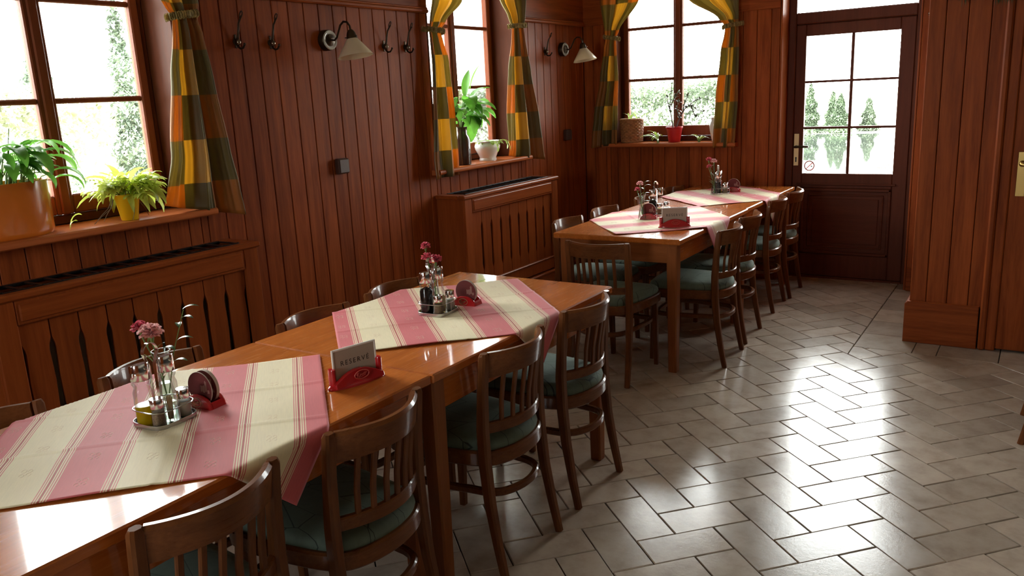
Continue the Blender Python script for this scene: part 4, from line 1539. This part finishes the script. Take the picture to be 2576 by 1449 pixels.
# ------------------------------------------------------------------ plants: leaves and flowers
def leaf(mb, base, az, length, width, rise=.8, droop=1.6, fold=.25, n=7, tip=1.0, twist=0.0):
    """arched blade: starts rising at angle 'rise', bends down by 'droop' radians in all"""
    p = Vector(base)
    d = Vector((math.cos(az), math.sin(az), 0))
    side = Vector((-math.sin(az), math.cos(az), 0))
    vs, fs = [], []
    el = rise
    for i in range(n + 1):
        s = i / n
        w = width * (math.sin(PI * min(1, (s * .92 + .06)) ** tip)) ** .9 * .5
        t = Vector((d.x * math.cos(el), d.y * math.cos(el), math.sin(el)))
        up = side.cross(t) * -1
        sd = (side * math.cos(twist * s) + up * math.sin(twist * s))
        vs += [p + sd * w + up * fold * w, p, p - sd * w + up * fold * w]
        p = p + t * (length / n)
        el -= droop / n
    for i in range(n):
        o = i * 3
        fs += [(o, o + 1, o + 4, o + 3), (o + 1, o + 2, o + 5, o + 4)]
    return mb.add(vs, fs)


def flower_vase(loc, label, n=20):
    t = thing('bud_vase', label, 'vase', loc, 0, 'slim glass bud vases')
    g = MB(); g.lathe([(0, 0), (.026, 0), (.0275, .004), (.026, .020), (.021, .050), (.0165, .085), (.0165, .115), (.019, .140), (.0245, .163), (.0235, .163), (.018, .140), (.0152, .115), (.0152, .085), (.0195, .050), (.0235, .022), (.022, .014), (0, .012)], (0, 0, 0), 28, caps=False)
    g.build('glass', M['clear'], t)
    w = MB(); w.lathe([(0, .0135), (.0215, .0145), (.0230, .022), (.0190, .050), (.0158, .072), (0, .072)], (0, 0, 0), 20); w.build('water', M['water'], t)
    return t


def carnation(label, base, head, r, mat, seed, buds=1, group='carnations in the vases'):
    base, head = Vector(base), Vector(head)
    t = thing('carnation', label, 'flower', base, 0, group)
    d = head - base
    s = MB()
    mid = d * .5 + Vector((d.x * -.15, d.y * -.15, .0))
    s.tube([(0, 0, 0), mid, d - Vector((0, 0, r * .9))], [.0018, .0017, .0020], 7)
    s.lathe([(0, 0), (.003, .001), (.0055, .010), (.0065, .020), (.0055, .022), (0, .022)], d - Vector((0, 0, r * .9)), 10)
    rd = random.Random(seed)
    for k in range(3):
        q = .3 + .22 * k
        leaf(s, d * q, rd.uniform(0, 6.28), .045, .005, 1.0, .9, .2, 5)
    s.build('stem', M['stemg'], t)
    b = MB()
    c = d
    for layer, (n, rr, el, L) in enumerate(((11, .15, -.15, 1.0), (11, .2, .35, 1.0), (9, .15, .8, .9), (7, .1, 1.15, .8))):
        for k in range(n):
            az = 2 * PI * (k + .5 * layer) / n + rd.uniform(-.2, .2)
            l = r * L * rd.uniform(.85, 1.1)
            w = r * .75
            e = el + rd.uniform(-.15, .15)
            dd = Vector((math.cos(az) * math.cos(e), math.sin(az) * math.cos(e), math.sin(e)))
            sd = Vector((-math.sin(az), math.cos(az), 0))
            up = sd.cross(dd)
            vs, fs = [], []
            for i in range(4):
                f = i / 3
                for j in range(6):
                    g_ = j / 5 - .5
                    z = rd.uniform(-.10, .10) * r * f * f * 2 + .05 * r * math.sin(j * 3.1) * f
                    vs.append(c + dd * (l * f * (1 - .25 * (2 * g_) ** 2 * f)) + sd * (w * g_ * (.25 + .75 * f)) - up * z)
            for i in range(3):
                for j in range(5):
                    o = i * 6 + j
                    fs.append((o, o + 1, o + 7, o + 6))
            b.add(vs, fs)
    b.build('blossom', mat, t, angle=180, recalc=False)
    return t


def sprig(label, base, tip, group=None):
    base, tip = Vector(base), Vector(tip)
    t = thing('leafy_sprig', label, 'greenery', base, 0, group)
    d = tip - base
    s = MB(); s.tube([(0, 0, 0), d * .5 + Vector((-.006, 0, .012)), d], [.0016, .0014, .001], 6); s.build('stem', M['stemg'], t)
    l = MB()
    rd = random.Random(5)
    for q, az in ((.42, .4), (.55, 3.3), (.66, .7), (.80, 2.6), (.90, .2), (1.0, .9)):
        leaf(l, d * q + Vector((-.004, 0, .008 * (1 - q))), az, .044, .017, .5, 1.0, .3, 6)
    l.build('leaves', M['leaf_dk'], t, angle=180, recalc=False)
    return t


V1 = (-1.962, 1.232, TZ - .002)
flower_vase(V1, 'glass bud vase behind the cruet stand on the nearest table')
vb = Vector(V1) + Vector((0, 0, .016))
carnation('paler pink carnation at the front of the nearest vase', vb, (-1.950, 1.205, .985), .034, M['petal_lt'], 2)
carnation('deep pink carnation leaning left in the nearest vase', vb + Vector((.004, 0, 0)), (-2.012, 1.215, .988), .026, M['petal'], 3)
sprig('dark leafy sprig behind the carnations of the nearest vase', vb + Vector((-.003, .003, 0)), (-1.868, 1.255, 1.045))
V2 = (-1.945, 2.395, TZ - .002)
flower_vase(V2, 'glass bud vase behind the cruet stand on the second table')
vb = Vector(V2) + Vector((0, 0, .016))
carnation('small top carnation in the vase of the second table', vb, (-1.978, 2.400, 1.000), .021, M['petal'], 4)
carnation('left lower carnation in the vase of the second table', vb + Vector((.004, 0, 0)), (-1.968, 2.395, .958), .025, M['petal'], 5)
carnation('right lower carnation in the vase of the second table', vb + Vector((0, .004, 0)), (-1.934, 2.400, .950), .028, M['petal'], 6)
V3 = (-2.050, 4.590, TZ - .002)
flower_vase(V3, 'clear bud vase standing free on the third table')
vb = Vector(V3) + Vector((0, 0, .016))
carnation('upper carnation in the vase on the third table', vb, (-2.064, 4.590, .985), .022, M['petal_lt'], 7)
carnation('lower carnation in the vase on the third table', vb + Vector((.004, 0, 0)), (-2.078, 4.585, .950), .020, M['petal'], 8)
sprig('wilted sprig in the vase on the third table', vb + Vector((.002, .002, 0)), (-2.034, 4.60, .992))
V4 = (-2.018, 5.800, TZ - .002)
flower_vase(V4, 'bud vase on the farthest table')
vb = Vector(V4) + Vector((0, 0, .016))
carnation('upper left carnation in the vase on the farthest table', vb, (-2.072, 5.830, 1.018), .024, M['petal'], 9)
carnation('upper right carnation in the vase on the farthest table', vb + Vector((.004, 0, 0)), (-2.035, 5.830, 1.006), .026, M['petal_lt'], 10)
carnation('lower carnation in the vase on the farthest table', vb + Vector((0, .004, 0)), (-2.070, 5.830, .968), .020, M['petal'], 11)


# ------------------------------------------------------------------ potted plants on the sills
def pot_obj(t, name, prof, mat, sx=1.0, sy=1.0, n=36, soil=None):
    p = MB(); p.lathe(prof, (0, 0, 0), n, sx, sy, caps=False)
    o = p.build(name, mat, t, angle=40)
    if soil:
        s = MB(); s.lathe([(0, soil[1]), (soil[0], soil[1]), (soil[0], soil[1] - .004), (0, soil[1] - .004)], (0, 0, 0), n, sx, sy); s.build('soil', M['soil'], t)
    return o


S1 = SILL + .0005
S3 = SILL + .0155
rd = random.Random(11)
t = thing('potted_peace_lily', 'broad-leaved plant in large orange oval planter on the left sill', 'potted plant', (-3.500, 1.600, S1))
pot_obj(t, 'planter', [(0, 0), (.94, 0), (.97, .006), (.985, .02), (1.0, .205), (1.0, .218), (.975, .220), (.955, .205), (.93, .02), (0, .012)], M['orange_pot'], .105, .205, 56, (.95, .19))
lf, st = MB(), MB()
rdm = random.Random(21)
for k in range(88):
    a = rdm.uniform(0, 2 * PI)
    bx_, by_ = .08 * rdm.uniform(-1, 1), .17 * rdm.uniform(-1, 1)
    L = rdm.uniform(.08, .155)
    h = rdm.uniform(.05, .17)
    az = math.atan2(by_ * .8 + rdm.uniform(-.12, .12), bx_ + .05 + rdm.uniform(-.10, .10))
    if math.cos(az) < -.5:
        az += 1.5
    o = Vector((bx_ * .6, by_ * .8, .19))
    e = o + Vector((math.cos(az) * .04, math.sin(az) * .04, h))
    st.tube([o, (o + e) / 2 + Vector((0, 0, .01)), e], [.0022, .002, .0016], 5)
    leaf(lf, e, az, L, L * .38, rdm.uniform(.2, .9), rdm.uniform(1.2, 2.2), .3, 7)
for (az, L, h, oy) in ((1.35, .20, .16, .10), (1.1, .18, .13, .12), (1.6, .19, .10, .13), (.9, .17, .05, .15), (1.3, .15, .02, .16), (.1, .17, .15, .02), (.3, .2, .12, .06)):
    o = Vector((.01, oy, .19)); e = o + Vector((math.cos(az) * .06, math.sin(az) * .06, h))
    st.tube([o, (o + e) / 2 + Vector((0, 0, .015)), e], [.0025, .002, .0016], 5)
    leaf(lf, e, az, L, L * .36, .5, 2.1, .3, 8)
o = Vector((-.03, -.02, .19)); e = o + Vector((.0, .02, .17))
st.tube([o, e], [.003, .002], 6); leaf(lf, e, 1.2, .19, .075, 1.45, .25, .2, 8)
o = Vector((.02, .03, .19)); e = o + Vector((.01, .05, .24)); st.tube([o, e], [.0025, .0018], 6); leaf(lf, e, 1.3, .06, .02, -.6, .9, .2, 6)
lf.v = [(max(p[0], -.118), p[1], p[2]) for p in lf.v]
lf.build('leaves', M['leaf'], t, angle=180, recalc=False); st.build('stalks', M['stemg'], t)

t = thing('potted_fern', 'pale yellow-green fern in yellow pot on the left sill', 'potted plant', (-3.440, 2.112, S1))
pot_obj(t, 'pot', [(0, 0), (.034, 0), (.036, .003), (.054, .112), (.057, .116), (.053, .117), (.050, .108), (.034, .008), (0, .006)], M['yellow_pot'], soil=(.048, .10))
lf, st = MB(), MB()
for k in range(66):
    az = rdm.uniform(0, 2 * PI)
    L = rdm.uniform(.11, .21)
    rise = rdm.uniform(.1, 1.5)
    p0 = Vector((.02 * math.cos(az), .02 * math.sin(az), .105 + rdm.uniform(0, .03)))
    # lobed frond: a main blade with small side lobes
    leaf(lf, p0, az, L, L * .20, rise, rdm.uniform(1.0, 2.4), .3, 7, twist=rdm.uniform(-1, 1))
    d_ = Vector((math.cos(az) * math.cos(rise * .5), math.sin(az) * math.cos(rise * .5), math.sin(rise * .5)))
    for q in (.45, .6, .75):
        for s_ in (-1, 1):
            leaf(lf, p0 + d_ * L * q * .85, az + s_ * 1.0, L * .30, L * .09, rise * .4, 1.2, .2, 4)
for (az, r1, dz) in ((-1.75, .17, -.11), (-1.5, .21, -.105), (-1.9, .12, -.11), (-.6, .10, -.11), (1.2, .09, -.11)):
    p0 = Vector((.03 * math.cos(az), .03 * math.sin(az), .112))
    pts_ = []
    for m_ in range(12):
        q = m_ / 11
        a_ = az + .5 * math.sin(q * 2.6)
        rr2 = .03 + (r1 - .03) * q
        pts_.append((rr2 * math.cos(a_) * .8, rr2 * math.sin(a_), .112 + .03 * math.sin(PI * min(1, q * 1.6)) * (1 - q) + (dz + .003) * q * q + .006 * math.sin(q * 9)))
    st.tube(pts_, [.0019 - .0008 * m_ / 11 for m_ in range(12)], 6)
leaf(lf, (-.03, -.20, .05), -1.2, .10, .022, .3, 1.9, .3, 7, twist=1.5)
leaf(lf, (.0, -.24, .03), -1.0, .08, .02, .3, 1.6, .3, 6, twist=1)
lf.v = [(max(p[0], -.178), max(p[1], -.295), max(p[2], .002)) for p in lf.v]
lf.build('fronds', M['fern'], t, angle=180, recalc=False); st.build('aerial_roots', M['root'], t)

t = thing('potted_plant', 'lush green plant in dark brown ribbed vase on the middle sill', 'potted plant', (-3.445, 4.665, S1))
pot_obj(t, 'vase', [(0, 0), (.054, 0), (.058, .004), (.058, .17), (.052, .195), (.040, .21), (.040, .25), (.043, .262), (.038, .262), (.036, .21), (.05, .17), (.05, .01), (0, .008)], M['brown_pot'], soil=(.037, .245))
lf, st = MB(), MB()
for k in range(30):
    az = rdm.uniform(-1.9, 2.2)
    L = rdm.uniform(.13, .24)
    o = Vector((0, 0, .245)); hh = rdm.uniform(.02, .20)
    e = o + Vector((math.cos(az) * .06, math.sin(az) * .06, hh))
    st.tube([o, (o * .4 + e * .6) + Vector((0, 0, .02)), e], [.003, .0024, .0018], 6)
    leaf(lf, e, az, L, L * .48, rdm.uniform(.1, .8), rdm.uniform(1.3, 2.3), .3, 8)
for (az, L, hh, rise, dr) in ((1.45, .26, .14, .7, 1.5), (1.3, .27, .10, .5, 1.5), (1.6, .22, .08, .3, 1.6), (1.2, .22, .18, 1.0, 1.2), (1.7, .2, .22, 1.3, .3), (.6, .2, .26, 1.35, .5)):
    o = Vector((0, .01, .245)); e = o + Vector((math.cos(az) * .07, math.sin(az) * .07, hh))
    st.tube([o, (o + e) / 2 + Vector((0, 0, .02)), e], [.003, .0024, .0018], 6)
    leaf(lf, e, az, L, L * .34, rise, dr, .3, 9)
lf.v = [(max(p[0], -.172), max(p[1], -.14), p[2]) for p in lf.v]
lf.build('leaves', M['leaf'], t, angle=180, recalc=False); st.build('stalks', M['stemg'], t)

t = thing('potted_cactus', 'trailing leaf cactus in white oval china bowl on the middle sill', 'potted plant', (-3.470, 5.010, S1))
pot_obj(t, 'bowl', [(0, 0), (.078, 0), (.080, .006), (.074, .020), (.086, .045), (.112, .085), (.116, .105), (.108, .122), (.098, .130), (.112, .142), (.106, .143), (.092, .130), (.10, .105), (.07, .03), (0, .02)], M['white'], .72, 1.0, 40, (.098, .125))
lf, st = MB(), MB()
for k in range(34):
    az = rdm.uniform(0, 2 * PI)
    p0 = Vector((.05 * rdm.uniform(-1, 1), .07 * rdm.uniform(-1, 1), .128))
    for q in range(3):
        L = rdm.uniform(.028, .045)
        leaf(lf, p0, az + rdm.uniform(-.3, .3), L, .017, .5 - .5 * q, .5, .1, 4)
        p0 = p0 + Vector((math.cos(az) * L * .85, math.sin(az) * L * .85, L * (.35 - .35 * q)))
for (x_, y_) in ((.085, -.05), (.05, .10), (.03, .115), (.085, .03)):
    p0 = Vector((x_, y_, .138))
    for q in range(4):
        leaf(lf, p0, math.atan2(y_, x_), .036, .017, .2 - .6 * q, .4, .1, 4)
        e_ = .2 - .6 * q
        p0 = p0 + Vector((math.cos(math.atan2(y_, x_)) * .034 * math.cos(e_), math.sin(math.atan2(y_, x_)) * .034 * math.cos(e_), .034 * math.sin(e_)))
lf.build('leaf_segments', M['jade_lt'] if 'jade_lt' in M else M['spider'], t, angle=180, recalc=False)

t = thing('basket_planter', 'brown wicker basket planter on the back window sill', 'basket', (-3.020, 6.560, S3))
pt = MB()
for k in range(14):
    z = .010 + k * .0135
    r = .088 + .006 * (k / 13)
    pt.tube([(r * math.cos(q) * (1 + .045 * math.sin(q * 16 + k * PI)), r * math.sin(q) * .95 * (1 + .045 * math.sin(q * 16 + k * PI)), z) for q in [2 * PI * j / 72 for j in range(72)]], .0078, 6, loop=True)
pt.lathe([(0, 0), (.088, 0), (.094, .185), (.086, .185), (.08, .01), (0, .01)], (0, 0, 0), 36, caps=False)
pt.tube([(.096 * math.cos(q), .092 * math.sin(q), .192) for q in [2 * PI * j / 40 for j in range(40)]], .009, 8, loop=True)
pt.build('basket', M['wicker'], t)
lf = MB()
for k in range(9):
    leaf(lf, (.05 * rdm.uniform(-1, 1), .05 * rdm.uniform(-1, 1), .17), rdm.uniform(0, 6.28), rdm.uniform(.09, .16), .012, 1.1, 1.2, .3, 7)
for k in range(4):
    leaf(lf, (.05, 0, .18), -.2 + .15 * k, .24 + .04 * k, .013, .75, 1.6 + .1 * k, .3, 9)
lf.build('leaves', M['spider'], t, angle=180, recalc=False)


def spider(label, loc, n, L, seed, az0=0, azr=6.28):
    r_ = random.Random(seed)
    t = thing('spider_plantlet', label, 'plant', loc, 0, 'spider plantlets on the back sill')
    lf = MB()
    for k in range(n):
        leaf(lf, (r_.uniform(-.008, .008), r_.uniform(-.008, .008), r_.uniform(.004, .03)), az0 + azr * (k + r_.uniform(-.3, .3)) / n, L * r_.uniform(.7, 1.15), .012, r_.uniform(.5, 1.2), r_.uniform(1.2, 1.9), .3, 8)
    lf.build('leaves', M['spider'], t, angle=180, recalc=False)
    r = MB(); r.lathe([(0, 0), (.010, 0), (.012, .012), (.006, .03), (0, .032)], (0, 0, 0), 10); r.build('crown', M['stemg'], t)
    return t


spider('spider plantlet lying between the basket and the red pot', (-2.745, 6.480, S3), 15, .17, 1, 1.7, 3.6)
spider('small spider plantlet lying beside the white vase', (-2.395, 6.500, S3), 9, .09, 2)

t = thing('potted_jade_tree', 'spindly jade tree in red pot on the back window sill', 'potted plant', (-2.620, 6.530, S3))
pot_obj(t, 'pot', [(0, 0), (.046, 0), (.048, .003), (.064, .110), (.070, .114), (.070, .126), (.064, .126), (.060, .110), (.046, .008), (0, .006)], M['red_pot'], soil=(.058, .112))
tw, lf = MB(), MB()
br = [[(-.01, 0, .11), (-.025, 0, .20), (-.040, 0, .28), (-.030, 0, .38), (-.022, 0, .47)], [(-.04, 0, .27), (-.06, .01, .32), (-.065, 0, .37)],
      [(.012, 0, .11), (.05, -.01, .20), (.10, -.02, .27), (.15, -.02, .30), (.20, -.02, .26), (.26, -.02, .24)], [(.08, -.01, .245), (.10, -.03, .32), (.13, -.02, .38)],
      [(.10, -.02, .27), (.17, .02, .33), (.22, .0, .34)], [(-.03, 0, .30), (.01, -.02, .36), (.04, -.02, .40)], [(.05, -.01, .2), (.03, -.03, .27), (.05, -.04, .33)], [(.15, -.02, .3), (.18, -.03, .23), (.20, -.03, .20)]]
for b_ in br:
    tw.tube(b_, [.0055 - .0035 * i / max(1, len(b_) - 1) for i in range(len(b_))], 7)
    for i in range(1, len(b_)):
        a_, c_ = Vector(b_[i - 1]), Vector(b_[i])
        for q in range(9):
            p0 = a_.lerp(c_, rdm.random()) + Vector((0, 0, .002))
            if p0.z > .19:
                leaf(lf, p0, rdm.uniform(0, 6.28), rdm.uniform(.022, .036), .016, rdm.uniform(-.4, 1.0), .5, .15, 4)
    for q in range(8):
        leaf(lf, b_[-1], rdm.uniform(0, 6.28), rdm.uniform(.02, .034), .015, rdm.uniform(-.3, 1.3), .4, .15, 4)
tw.build('branches', M['twig'], t); lf.build('leaves', M['jade'], t, angle=180, recalc=False)

t = thing('ceramic_vase', 'plain white ceramic vase half hidden by the curtain on the back sill', 'vase', (-2.262, 6.545, S3))
pot_obj(t, 'body', [(0, 0), (.034, 0), (.038, .004), (.056, .09), (.061, .125), (.056, .150), (.046, .165), (.045, .182), (.052, .192), (.047, .192), (.040, .18), (.05, .125), (.03, .01), (0, .008)], M['white'])

t = thing('fir_garland', 'green fir sprigs hanging at the top right corner', 'garland', (-.30, PY - .055, 1.965))
g = MB()
r_ = random.Random(8)
g.tube([(-.15, 0, .03), (0, 0, .02), (.12, 0, .04), (.25, 0, .02), (.40, 0, .05)], .004, 6)
for k in range(300):
    x_ = r_.uniform(-.15, .40)
    amp = .5 + .5 * math.sin(x_ * 26)
    leaf(g, (x_, r_.uniform(-.015, .015), .03), r_.uniform(0, 6.28), r_.uniform(.05, .09), .0028, r_.uniform(-1.5, .8), .7, .2, 3)
    if amp > .6:
        leaf(g, (x_, r_.uniform(-.02, .02), -.03 * amp), r_.uniform(0, 6.28), r_.uniform(.04, .07), .0026, r_.uniform(-1.5, 0), .4, .2, 3)
g.build('sprigs', M['garland'], t, angle=180, recalc=False)


# ------------------------------------------------------------------ outdoors
GZ = -.30
gm = MB(); gm.add([(-60, -30, GZ), (40, -30, GZ), (40, 140, GZ), (-60, 140, GZ)], [(0, 1, 2, 3)])
struct(gm.build('ground', M['snow'], smooth=False))


def foliage(label, name, cat, loc, shape, n, size, mat, seed, trunk=None, group=None):
    """crown of many small leaf blades placed over a rounded volume"""
    t = thing(name, label, cat, loc, 0, group)
    r_ = random.Random(seed)
    mb = MB()
    for k in range(n):
        p, nrm = shape(r_)
        az = r_.uniform(0, 6.28)
        L = size * r_.uniform(.6, 1.4)
        leaf(mb, p, math.atan2(nrm[1], nrm[0]) + r_.uniform(-1, 1), L, L * .45, r_.uniform(-.6, 1.1), .9, .2, 2)
    mb.build('crown', mat, t, angle=180, recalc=False)
    tk = MB()
    h = trunk or 1.0
    tk.tube([(0, 0, 0), (.02, .01, h * .5), (0, 0, h)], [.06, .045, .02], 8)
    tk.build('trunk', M['twig'], t)
    return t


def box_shape(lx, ly, h, rough=.18):
    def f(r):
        x, y = r.uniform(-lx, lx), r.uniform(-ly, ly)
        z = h * r.random() ** .7
        top = h * (.93 + .07 * math.sin(x * 2.3 + y) * math.sin(y * 1.7))
        s = r.random()
        if s < .4:
            z = top + r.uniform(-rough, rough * .5)
        elif s < .9:
            if lx > ly:
                y = -ly + r.uniform(-rough, rough * .3)
            else:
                x = lx + r.uniform(-rough * .3, rough)
        return Vector((x, y, max(z, .02))), (r.uniform(-1, 1), r.uniform(-1, 1))
    return f


def cone_shape(R_, h, z0=.1):
    def f(r):
        q = r.random() ** .6
        z = z0 + (h - z0) * (1 - q)
        a = r.uniform(0, 6.28)
        w = R_ * q * (.75 + .25 * math.sin(z * 14)) * r.uniform(.55, 1)
        return Vector((w * math.cos(a), w * math.sin(a), z)), (math.cos(a), math.sin(a))
    return f


foliage('clipped grey-green hedge seen through the back window', 'hedge', 'hedge', (-6.3, 12.4, GZ), box_shape(2.6, .7, 1.95), 26000, .085, M['hedge'], 1)
foliage('pale sunlit hedge seen through the left window', 'hedge', 'hedge', (-9.9, 3.2, GZ), box_shape(.7, 3.6, 2.15, .3), 16000, .11, M['tree'], 2)
foliage('dark slender conifer at the right side of the left window view', 'conifer', 'tree', (-8.2, 5.20, GZ), cone_shape(.40, 3.2), 5000, .075, M['fir'], 3)
foliage('grey-green bush above the hedge in the left window view', 'bush', 'bush', (-12.4, 6.50, GZ), cone_shape(1.1, 2.85), 4000, .12, M['fir'], 4)
foliage('pale conifer seen through the middle window', 'conifer', 'tree', (-7.2, 9.55, GZ), cone_shape(.60, 2.35), 3000, .13, M['tree'], 5)
for k, (x, y, h, rr_, lab) in enumerate(((-7.10, 30.3, 1.75, .55, 'leftmost and tallest small fir by the pond seen through the glazed door'), (-6.62, 31.6, 1.40, .45, 'second small fir by the pond seen through the glazed door'),
                                         (-6.10, 30.3, 1.35, .45, 'third small fir by the pond seen through the glazed door'), (-5.35, 31.3, 1.15, .40, 'rightmost small pale fir by the pond seen through the glazed door'))):
    foliage(lab, 'small_fir', 'tree', (x, y, GZ), cone_shape(rr_, h, .03), 5000, .10, M['pondfir'] if k < 3 else M['hedge'], 10 + k, .6, 'firs by the pond')
wm = MB(); wm.add([(-16, 11.5, GZ + .012), (6, 11.5, GZ + .012), (8, 29.6, GZ + .012), (-18, 29.6, GZ + .012)], [(0, 1, 2, 3)])
m_, nt_, b_ = newmat('pond water')
b_.inputs['Base Color'].default_value = (.03, .035, .03, 1); b_.inputs['Roughness'].default_value = .03; b_.inputs['Specular IOR Level'].default_value = 1.0; b_.inputs['IOR'].default_value = 1.7
struct(wm.build('pond_water', m_, smooth=False))


# ------------------------------------------------------------------ light, camera, view
wd = bpy.data.worlds.new('overcast sky'); SC.world = wd
wd.use_nodes = True
bg = wd.node_tree.nodes['Background']
bg.inputs['Color'].default_value = (.985, 1.0, .985, 1)
tcw = wd.node_tree.nodes.new('ShaderNodeTexCoord'); sx_ = wd.node_tree.nodes.new('ShaderNodeSeparateXYZ')
wd.node_tree.links.new(tcw.outputs['Generated'], sx_.inputs[0])
mr_ = wd.node_tree.nodes.new('ShaderNodeMapRange')      # thin overcast, brighter towards the veiled sun on the window side
mr_.inputs['From Min'].default_value = -1; mr_.inputs['From Max'].default_value = 1
mr_.inputs['To Min'].default_value = SKY * 1.6; mr_.inputs['To Max'].default_value = SKY * .5
wd.node_tree.links.new(sx_.outputs['X'], mr_.inputs['Value']); wd.node_tree.links.new(mr_.outputs[0], bg.inputs['Strength'])


def portal(name, loc, rot, sx, sy):
    l = bpy.data.lights.new(name, 'AREA'); l.shape = 'RECTANGLE'; l.size = sx; l.size_y = sy
    l.cycles.is_portal = True
    o = bpy.data.objects.new(name, l); COL.objects.link(o); o.location = loc; o.rotation_euler = rot
    o['kind'] = 'helper'


for k, c in enumerate(WINL):
    portal('daylight_portal', (XL - .33, c, (SILL + HEAD) / 2), (0, -PI / 2, 0), HEAD - SILL, 2 * HW)
portal('daylight_portal', (W3, YB + .33, (SILL + HEAD) / 2), (-PI / 2, 0, 0), 2 * HW, HEAD - SILL)
portal('daylight_portal', ((DX0 + DX1) / 2, YB + .33, 1.70), (-PI / 2, 0, 0), DX1 - DX0, 1.75)

for a, b in FILL_WIN:
    portal('daylight_portal', ((a + b) / 2, RY0 - .26, 1.72), (PI / 2, 0, 0), b - a, 1.36)

cam = bpy.data.cameras.new('camera'); co = bpy.data.objects.new('camera', cam); COL.objects.link(co)
cam.sensor_fit = 'HORIZONTAL'; cam.sensor_width = 36.0; cam.lens = 2046.63 / 2576 * 36.0
cam.clip_start = .05; cam.clip_end = 400
RT = Vector((0.83929706, 0.54162955, -0.04709425)); DN = Vector((0.08734038, -0.21982248, -0.97162222)); FW = Vector((-0.53661168, 0.81136645, -0.23180249))
mw = Matrix.Identity(4)
for i in range(3):
    mw[i][0], mw[i][1], mw[i][2] = RT[i], -DN[i], -FW[i]
mw[2][3] = 1.555
co.matrix_world = mw
SC.camera = co

SC.view_settings.view_transform = 'Standard'
SC.view_settings.look = 'None'
SC.view_settings.gamma = 1.0
SC.view_settings.use_curve_mapping = False
SC.view_settings.exposure = EXPO
SC.cycles.use_denoising = True
SC.cycles.max_bounces = 12
SC.cycles.diffuse_bounces = 7
SC.cycles.glossy_bounces = 5
SC.cycles.transparent_max_bounces = 24
SC.cycles.transmission_bounces = 8
SC.cycles.caustics_reflective = False
SC.cycles.caustics_refractive = False
SC.cycles.sample_clamp_indirect = 8.0
